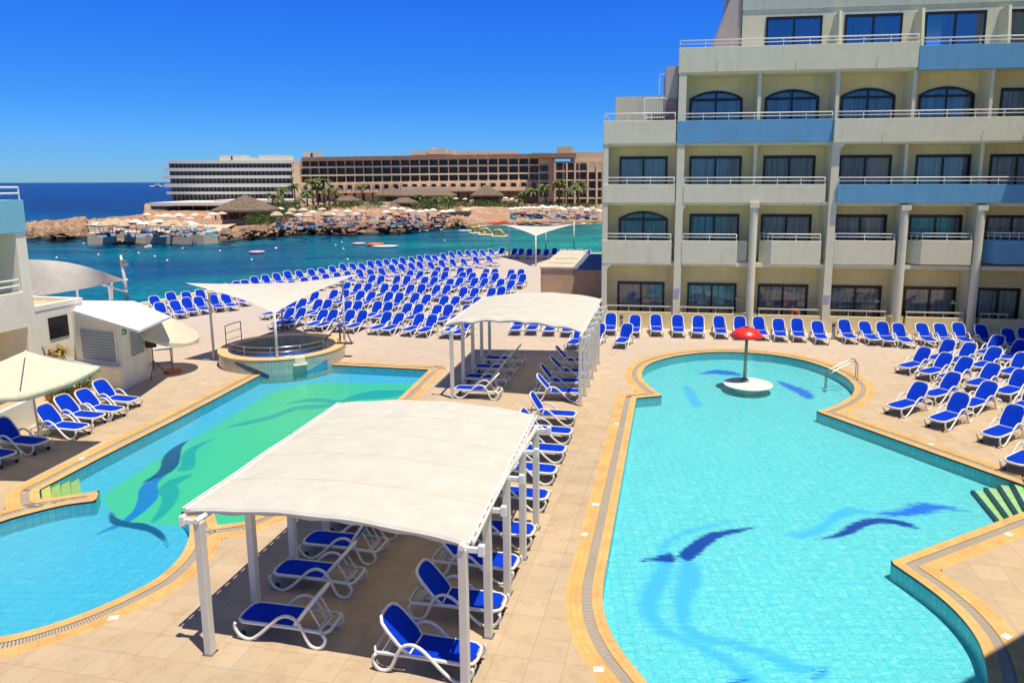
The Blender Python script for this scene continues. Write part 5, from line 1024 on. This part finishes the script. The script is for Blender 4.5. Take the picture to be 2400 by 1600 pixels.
# right end wing of the tan hotel with tall columns
bw = empty('hotel_block', (5, 270, -1), 0, 'taller tan end wing with vertical window strips left of the near hotel', 'building')
def bb2(boxes, name, m):
    mb = MB()
    for b in boxes: fb(mb, *b)
    mb.v = [(x-5, y-270, z+1) for x, y, z in mb.v]; return mb.build(name, m, bw)
bb2([(1296, 1420, 378, 500, 272, 15), (1308, 1345, 344, 360, 278, 10), (1340, 1420, 357, 380, 276, 10), (1262, 1300, 372, 500, 275, 12)], 'wall', M_fartan); bb2([(1246, 1350, 359, 370, 271, 14)], 'cornice', M_farroof)
for g_ in ([(x, x+d, y, y+16, 271.6, .5) for x, d in ((1305, 13), (1323, 5), (1331, 13), (1351, 5), (1360, 14), (1381, 14), (1402, 8)) for y in (383, 404, 425, 446, 467) if not (x > 1375 and y < 400)]+[(x, x+d, y, y+14, 274.6, .5) for x, d in ((1249, 9), (1265, 20)) for y in (388, 408, 428, 448)]): bb2([g_], 'window', M_farglass)
bb2([(x, x+3, 382, 500, 270.8, 1) for x in (1299, 1327, 1346, 1376, 1397)], 'pier', M_fartan2); bb2([(1298, 1410, y, y+3, 271.1, .7) for y in (400, 421, 442, 463, 484)], 'balcony_slab', M_fartan2)
# thatched pavilions
def pavilion(xc, ya, xl, xr, ye, yg, Y, label, walls=True, flat=0.):
    c = far(xc, yg, Y); root = empty('thatched_pavilion', tuple(c), 0, label, 'pavilion', 'thatched pavilions on the headland'); h = (far(xc, ye, Y)[2]-c[2]); ha = far(xc, ya, Y)[2]-c[2]; wl_ = far(xl, ye, Y)[0]-c[0]; wr_ = far(xr, ye, Y)[0]-c[0]; d = min(8, (wr_-wl_)*.35); mb = MB(); rl = wl_*flat; rr_ = wr_*flat
    mb.v = [(wl_, -d, h), (wr_, -d, h), (wr_, d, h), (wl_, d, h), (rl-.2, 0, ha), (rr_+.2, 0, ha), (wl_, -d, h-.5), (wr_, -d, h-.5), (wr_, d, h-.5), (wl_, d, h-.5)]
    mb.f = [(0, 1, 5, 4), (1, 2, 5), (2, 3, 4, 5), (3, 0, 4), (0, 6, 7, 1), (1, 7, 8, 2), (2, 8, 9, 3), (3, 9, 6, 0), (6, 9, 8, 7)]; mb.build('thatch_roof', M_thatch, root)
    p = MB(); n = max(3, int((wr_-wl_)/3))
    for i in range(n+1): x = wl_*.88+(wr_-wl_)*.88*i/n; p.box(x-.12, x+.12, -d*.85, -d*.85+.25, 0, h-.4); p.box(x-.12, x+.12, d*.8, d*.8+.25, 0, h-.4)
    p.build('post', M_trunk, root)
    if walls: MB().box(wl_*.8, wr_*.8, -d*.5, d*.7, 0, h-.5).build('bar_room', mat('dark_wood', (.05, .035, .025), .8, .2), root)
    return root
pavilion(578, 457, 513, 641, 491, 513, 172, 'large thatched pavilion with a tall pointed roof beside the pier'); MB_ = MB(); fb(MB_, 520, 625, 512, 541, 171, 9); tag(MB_.build('stone_terrace', M_fartan), 'tan stone terrace wall under the large thatched pavilion', 'wall')
for a in ((919, 437, 880, 950, 457, 472, 262, 'thatched pavilion with a small pointed roof below the tan hotel', True, 0.), (1000, 446, 932, 1066, 457, 470, 265, 'long low thatched roof below the middle of the tan hotel', True, .7), (1140, 434, 1105, 1180, 457, 482, 255, 'thatched pavilion with steep roof right of the long thatched roof', True, .1), (948, 463, 918, 978, 474, 490, 235, 'small thatched hut roof among green shrubs', True, .3), (922, 474, 905, 945, 487, 506, 225, 'round thatched kiosk beside the pale tent', True, 0.), (815, 459, 785, 845, 470, 484, 240, 'low thatched roof among the palms left of the pale tent', False, .3)): pavilion(*a)
mb = MB(); fb(mb, 842, 914, 484, 506, 222, 6); tag(mb.build('beach_tent', M_farwhite), 'long pale tent in the middle of the headland', 'tent')
mb = MB(); fb(mb, 940, 1246, 439, 446, 276, 8); fb(mb, 1100, 1225, 470, 500, 262, 10); tag(mb.build('terrace_building', M_fartan2), 'tan terrace building at the foot of the tan hotel', 'building')
mb = MB(); fb(mb, 1032, 1098, 497, 520, 200, 8); tag(mb.build('beach_hut', mat('dark_wood2', (.09, .06, .045), .85, .25, 1)), 'dark wooden beach hut between the rocks and the sand', 'hut')
# pier with sea wall
pr_ = empty('pier', tuple(at(205, 574, -3)), 0, 'tan concrete pier crowded with sunbathing gear at the left end of the headland', 'pier'); Lp = -Vector(pr_.location)
pts = [at(206, 573.5, -3), at(341, 571, -3), at(478, 572, -3), at(512, 569, -3)]; mb = MB()
for i, p in enumerate(pts): q = p*np.array([1.0, 1, 1]); mb.v += [tuple(Vector(p)+Lp-Vector((0, 0, .3))), tuple(Vector((p[0], p[1], -1.0))+Lp), tuple(Vector((p[0]*1.13, p[1]*1.2, -1.0))+Lp), tuple(Vector((p[0]*1.13, p[1]*1.2, -3.2))+Lp)]
for i in range(3): k = 4*i; mb.f += [(k, k+4, k+5, k+1), (k+1, k+5, k+6, k+2), (k+2, k+6, k+7, k+3)]
mb.f += [(0, 1, 2, 3)]; mb.build('deck', mat('pier_stone', (.66, .50, .34), .9, .08, .3), pr_)
r = MB()
for a, b in zip(pts[:-1], pts[1:]):
    for i in range(14): p = a+(b-a)*i/14; r.tube([Vector((p[0], p[1]+.3, -1.0))+Lp, Vector((p[0], p[1]+.3, -.1))+Lp], .03, 4)
    r.tube([Vector((a[0], a[1]+.3, -.1))+Lp, Vector((b[0], b[1]+.3, -.1))+Lp], .04, 4)
r.build('railing', mat('far_teal_rail', (.35, .55, .55)), pr_)
# beach umbrellas
def umb(m, name='beach_umbrella', r=1.15, h=2.1, thatch=False):
    root = empty(name); MB().tube([(0, 0, 0), (0, 0, h)], .04, 5).build('pole', M_rail, root); MB().lathe([(0, h+.35), (r*.5, h+.18), (r, h-.15 if not thatch else h-.35), (r*.95, h-.22 if not thatch else h-.5)], 10).build('canopy', m, root); return root
U = {'cream': umb(M_farwhite), 'straw': umb(mat('straw', (.50, .38, .24), .95, .2, 2), thatch=True), 'orange': umb(mat('orange_canvas', (.62, .25, .10), .8)), 'pink': umb(mat('pink_canvas', (.68, .45, .38), .8))}
uu = set(); spots = []
rng2 = random.Random(5)
for i in range(22): spots.append(('straw' if rng2.random() < .7 else 'cream', 222+i*11.2+rng2.uniform(-3, 3), 553+rng2.uniform(-6, 3)-i*.12, -1.0, 'on the pier'))
for i in range(15): spots.append((['cream', 'orange', 'pink'][i % 3], 350+i*12.5+rng2.uniform(-4, 4), 527+rng2.uniform(-7, 6), -.9, 'behind the pier'))
for i in range(16): spots.append((['straw', 'cream', 'pink'][i % 3], 648+i*13.+rng2.uniform(-5, 5), 519+rng2.uniform(-12, 10), -.2, 'on the rocks left of the tent'))
for i in range(9): spots.append(('cream', 905+i*19+rng2.uniform(-4, 4), 512+rng2.uniform(-4, 8), -.3, 'on the rocks right of the tent'))
for i in range(12): spots.append(('cream', 1198+i*10.5, 505+rng2.uniform(-2, 2), -.6, 'along the top of the beach'))
for i in range(8): spots.append((['straw', 'cream'][i % 2], 1305+i*14, 511+rng2.uniform(-6, 4), -.4, 'on the sunny terrace right of the beach'))
for x, y in ((943, 467), (960, 468), (1068, 466), (1090, 465), (1185, 466), (1200, 467)): spots.append(('cream', x, y, 4., 'on the terraces below the tan hotel'))
cnt = {}
for kd, x, y, z, wh_ in spots:
    p = at(x, y, z) if z < 3 else far(x, y, 262)-np.array([0, 0, 2.]); s = U[kd]
    if kd in uu: s = dup(s)
    uu.add(kd); s.location = tuple(p); k = cnt.get((kd, wh_), 0); cnt[(kd, wh_)] = k+1
    tag(s, 'small %s umbrella %s, %s from the left' % (kd, wh_, ORD[k]), 'umbrella', 'beach umbrellas across the bay'); s.rotation_euler = (0, 0, rng2.uniform(0, 3)); sc = rng2.uniform(.85, 1.15); s.scale = (sc, sc, sc)
# sunbathers, beds and clutter too small and many to count
cl = MB(); cl2 = MB(); cl3 = MB(); cl4 = MB()
for i in range(420):
    x = rng2.choice([rng2.uniform(225, 510), rng2.uniform(640, 1050), rng2.uniform(640, 1050), rng2.uniform(1200, 1400)]); 
    if x < 512: y = rng2.uniform(536, 557); z = -1.0
    elif x < 1060: y = rng2.uniform(510, 541)-(x-640)*.02; z = -.6
    else: y = rng2.uniform(497, 516); z = -1.0
    p = at(x, y, z); t = rng2.choice([cl, cl, cl2, cl2, cl2, cl, cl4, cl4, cl3] if x > 512 else [cl, cl2, cl4, cl3, cl2]); M = Matrix.Translation(p) @ Matrix.Rotation(rng2.uniform(0, 3), 4, 'Z'); t.box(-.7, .7, -.22, .22, .05, rng2.uniform(.2, .6), M)
tag(cl4.build('beach_clutter', mat('red_clutter', (.5, .14, .1), .8, .4, .1)), 'reddish towels and sunbeds on the headland', kind='stuff', cat='clutter'); tag(cl.build('beach_clutter', mat('dark_clutter', (.05, .05, .07), .8, .4, .1)), 'dark sunbeds and bags on the headland', kind='stuff', cat='clutter'); tag(cl2.build('beach_clutter', mat('white_clutter', (.6, .6, .6), .8, .2, .1)), 'white sunbeds spread over the headland', kind='stuff', cat='clutter'); tag(cl3.build('beach_clutter', mat('teal_clutter', (.12, .42, .5), .8, .4, .1)), 'teal and blue sunbeds spread over the headland', kind='stuff', cat='clutter')
# boulders along the water
bo_ = MB()
for i in range(700):
    x = rng2.uniform(60, 1095); wy = float(np.interp(x, xs, ws)); f = rng2.random(); yy = wy-1-f*(17 if x > 330 else 12)
    if 206 < x < 512: continue
    p = at(x, yy, -2.9+f*2.0); s = rng2.uniform(.3, 1.3); k = len(bo_.v); ph_ = rng2.uniform(0, 6)
    vs = [(math.cos(a+ph_)*s*rng2.uniform(.7, 1.3), math.sin(a+ph_)*s*rng2.uniform(.7, 1.3), 0) for a in [2*PI*q/6 for q in range(6)]]
    bo_.v += [tuple(p+np.array(v)) for v in vs]+[tuple(p+np.array([v[0]*.6, v[1]*.6, s*rng2.uniform(.5, 1.0)])) for v in vs]; bo_.f += [(k+q, k+(q+1) % 6, k+6+(q+1) % 6, k+6+q) for q in range(6)]+[tuple(k+6+q for q in range(6))]
tag(bo_.build('boulders', M_rock), 'boulders strewn along the waterline of the headland', kind='stuff', cat='rocks')
# palms and bushes
def palm(h=5., fr=11, seed=0):
    R = random.Random(seed); root = empty('palm_tree'); MB().tube([(0, 0, 0), (.1, 0, h*.5), (.05, 0, h)], [.28, .2, .17], 7).build('trunk', M_trunk, root); mb = MB()
    for i in range(fr*2):
        a = 2*PI*i/(fr*2)+R.uniform(-.2, .2); L = R.uniform(1.9, 2.8); el = R.uniform(-.1, 1.1); d = Vector((math.cos(a), math.sin(a), 0)); s = Vector((-d.y, d.x, 0)); pr_p = Vector((0, 0, h)); ps = []
        for j in range(7): t = j/6; ps.append(Vector((0, 0, h))+d*L*t*math.cos(el*(1-t*.3))+Vector((0, 0, L*(math.sin(el)*t-.75*t*t))))
        for j in range(6):
            w0 = .33*math.sin(PI*(j+.4)/6.4); w1 = .33*math.sin(PI*(j+1.4)/6.4) if j < 5 else .02
            for sg in (-1, 1): k = len(mb.v); mb.v += [tuple(ps[j]), tuple(ps[j+1]), tuple(ps[j+1]+s*sg*w1-Vector((0, 0, w1*.6))), tuple(ps[j]+s*sg*w0-Vector((0, 0, w0*.6)))]; mb.f.append((k, k+1, k+2, k+3))
    mb.build('crown', M_palm, root); return root
def bush(seed, n=900):
    root = empty('bush'); mb = MB(); R = random.Random(seed)
    for k in range(7): leaves(mb, (R.uniform(-1.6, 1.6), R.uniform(-1, 1), R.uniform(.7, 1.5)), (1.2, 1.0, R.uniform(.6, 1.1)), n//7, .16)
    mb.build('foliage', M_leaf, root); MB().tube([(0, 0, 0), (0, 0, 1.2)], .12, 5).build('stem', M_trunk, root); return root
pp = [palm(5., 11, 1), palm(6.5, 12, 2)]; bp_ = [bush(1), bush(2)]; pu = set()
PL = [(664, 487, 235, 1.1), (692, 484, 238, 1.), (722, 493, 228, 1.1), (735, 485, 236, 1.2), (746, 482, 240, 1.15), (760, 484, 238, 1.2), (772, 486, 236, 1.1), (788, 490, 232, .9), (704, 498, 222, .8), (640, 505, 190, .8), (652, 495, 205, .8), (1052, 505, 215, .8), (1230, 492, 240, 1.1), (1248, 494, 238, 1.), (1278, 490, 240, 1.4), (1310, 492, 238, 1.3), (1355, 492, 245, 1.6), (1330, 495, 238, 1.), (1215, 496, 240, .9), (985, 500, 225, .8), (1022, 500, 225, .9), (850, 478, 245, .9)]
for i, (x, y, Y, s) in enumerate(PL):
    o = pp[i % 2]
    if o in pu: o = dup(o)
    pu.add(pp[i % 2]); p = far(x, y, Y); o.location = (p[0], p[1], p[2]-.6); o.scale = (s*1.12,)*3; o.rotation_euler = (0, 0, i*1.3); tag(o, 'palm tree on the headland, %s counted from the pier' % ORD[i] if False else 'palm tree %s' % ['left of the palm thicket, tall and slim', 'just right of the big pavilion, above low bushes', 'in front of the left part of the thicket', 'in the thicket, left one with a full crown', 'in the thicket, tallest in the middle', 'in the thicket, right of the tallest', 'at the right end of the thicket', 'short and leaning right of the thicket', 'low one below the thicket', 'low one touching the big pavilion', 'second low one beside the big pavilion', 'beside the dark beach hut', 'left of the beach, with wide crown', 'behind the cream umbrellas of the beach', 'tall one before the end wing', 'in front of the end wing windows', 'tallest one at the end wing', 'short one between the end wing palms', 'short one above the beach umbrellas', 'low one left of the beach hut', 'low one right of the small hut roof', 'small one above the pale tent'][i], 'palm tree', 'palm trees on the headland')
BL = [(640, 508, 196), (655, 515, 190), (672, 500, 218), (700, 505, 215), (728, 503, 218), (750, 500, 222), (775, 497, 228), (800, 497, 228), (825, 500, 226), (835, 490, 238), (872, 482, 250), (960, 505, 220), (985, 507, 220), (1005, 503, 222), (1040, 503, 222), (1070, 497, 235), (1085, 495, 240), (1215, 500, 236), (1240, 500, 236), (1270, 500, 236), (1300, 498, 238), (1335, 500, 236), (1365, 500, 238), (1390, 498, 238), (645, 522, 175), (664, 512, 195), (684, 508, 205), (650, 500, 205), (715, 512, 208), (742, 510, 212), (770, 508, 215), (640, 535, 168), (860, 500, 222), (1060, 490, 240), (1150, 497, 238), (1180, 496, 238), (630, 532, 165), (950, 492, 238), (1010, 488, 245), (1120, 490, 252)]
for i, (x, y, Y) in enumerate(BL):
    o = bp_[i % 2]
    if o in pu: o = dup(o)
    pu.add(bp_[i % 2]); p = far(x, y, Y); o.location = (p[0], p[1], p[2]-.3); s = random.uniform(1.2, 2.0); o.scale = (s*1.3, s, s); o.rotation_euler = (0, 0, i*.9); tag(o, 'green bush on the headland, %s in the scattered shrubs' % ORD[i], 'bush', 'green bushes on the headland')
# ------------------------------------------------------------------ boats, buoys
def boat_at(x, y): return at(x, y, -3.)
def hullmesh(L, W, Hh, n=14):
    mb = MB(); G = []
    for i in range(n+1):
        t = i/n*2-1; w_ = W/2*(1-abs(t)**2.6)+.02; z0 = .08+.25*Hh*abs(t)**2; row = [(t*L/2, w_*math.cos(a), z0+(Hh-z0+.12*t*t)*(1-math.sin(a)) if False else Hh*(1-.9*math.sin(a))+.15*t*t) for a in [PI*k/8 for k in range(9)]]
        row = [(t*L/2, w_*math.cos(PI*k/8), Hh*(1-.95*math.sin(PI*k/8))+.12*t*t) for k in range(9)]; G.append(row)
    mb.grid(G); mb.f.append(tuple(range(0, 0))) if False else None; return mb
def pedalo(p, ang, label):
    r = empty('pedal_boat', tuple(p), ang, label, 'pedal boat', 'yellow pedal boats off the beach')
    for y in (-.55, .55): MB().tube([(-1.7, y, .22), (-1.3, y, .12), (1.2, y, .12), (1.8, y, .35)], [.12, .26, .26, .08], 8).build('float', M_farwhite, r, smooth=True)
    MB().box(-1.3, 1.1, -.7, .7, .3, .42).prism([(-.9, -.6), (-.5, -.6), (-.5, .6), (-.9, .6)], .42, .95).build('seat', M_yellow, r, bev=.05); MB().tube([(-1.1, 0, .6), (-.9, 0, 1.4), (.1, 0, 1.5), (1.2, 0, .4)], .22, 8, sq=2.2).build('slide', M_yellow, r, smooth=True); return r
pedalo(boat_at(1119, 548), .3, 'yellow pedal boat with a slide, left of three off the beach'); pedalo(boat_at(1140, 552), .1, 'yellow pedal boat with a slide, middle of three off the beach'); pedalo(boat_at(1171, 556), -.1, 'yellow and white pedal boat, right of three off the beach')
def kayak(p, ang, label, m, W=.8, L=3.8, rider=True):
    r = empty('kayak', tuple(p), ang, label, 'boat'); MB().tube([(-L/2, 0, .3), (-L*.35, 0, .18), (0, 0, .15), (L*.35, 0, .18), (L/2, 0, .32)], [.04, W*.38, W*.5, W*.38, .04], 10, sq=.45, up=(0, 1, 0)).build('hull', m, r, smooth=True); MB().lathe([(.3, .36), (.33, .42), (.27, .42)], 12).build('cockpit_rim', M_black, r); return r
kayak(boat_at(903, 580), .12, 'white and yellow boat beside the red dinghy in the bay', M_farwhite, 1.3, 4.6); kayak(boat_at(1093, 543), 0, 'small white boat left of the yellow pedal boats', M_farwhite, 1.1, 3.8); kayak(boat_at(973, 544), .4, 'white motor boat moored at the rocks', M_farwhite, 1.6, 6.5); kayak(boat_at(1016, 541), .1, 'low white boat right of the moored motor boat', M_farwhite, 1.1, 4.5)
for (x, y), L_, m, lb_ in (((970, 533), 5., M_farwhite, 'white boat with a cover lying on the rocks'), ((1005, 528), 4., M_yellow, 'yellow boat pulled up on the rocks'), ((1160, 523), 4.5, M_orange, 'orange canoe lying on the beach, left one'), ((1175, 521), 4.5, M_orange, 'orange canoe lying on the beach, right one')): q = at(x, y, -2.4); kayak(q, .5, lb_, m, 1.2, L_)
def dinghy(p, label, m, s=1.):
    r = empty('dinghy', tuple(p), .4, label, 'dinghy'); pts = [(1.2*s*math.cos(a)*(1.15 if math.cos(a) > 0 else 1), .75*s*math.sin(a), .22) for a in [2*PI*k/20 for k in range(20)]]; MB().tube(pts, .24*s, 8, closed=True).build('tube', m, r, smooth=True); MB().lathe([(0, .12), (.8*s, .12)], 16).build('floor', M_farwhite, r); MB().box(-.2, .1, -.5*s, .5*s, .3, .4).build('seat', M_farwhite, r); return r
dinghy(boat_at(601, 594), 'pink and white round inflatable floating alone in the bay', M_pink, .8); dinghy(boat_at(879, 576), 'red dinghy beside the white and yellow boat', M_orange, 1.); dinghy(boat_at(840, 574), 'small reddish inflatable left of the red dinghy', M_pink, .8)
by0 = None
for i, (x, y) in enumerate(sorted([(363, 604), (392, 614), (325, 596), (231, 600), (133, 607), (428, 585), (516, 591), (646, 585), (590, 612), (648, 584), (787, 577), (805, 586), (801, 570), (815, 611), (1042, 566), (310, 565), (196, 574)])):
    p = boat_at(x, y)
    if by0 is None: o = by0 = MB().lathe([(0, .0), (.2, .06), (.3, .25), (.22, .42), (.08, .5), (.08, .62), (0, .64)], 10).build('buoy', M_plastic, smooth=True)
    else: o = dup(by0)
    o.location = tuple(p); o.scale = (.62,)*3; tag(o, 'small white buoy floating in the bay, %s from the left' % ORD[i], 'buoy', 'white buoys in the bay')
mb = MB(); P_ = at_y(378, 1700.); tag(mb.tube([(P_[0]-14, P_[1], -2.), (P_[0]+16, P_[1], -2.)], 1.6, 6).box(P_[0]-2, P_[0]+9, P_[1]-2, P_[1]+2, -1, 4).build('motor_boat', M_farwhite), 'white speed boat far out at sea left of the white hotel', 'boat')
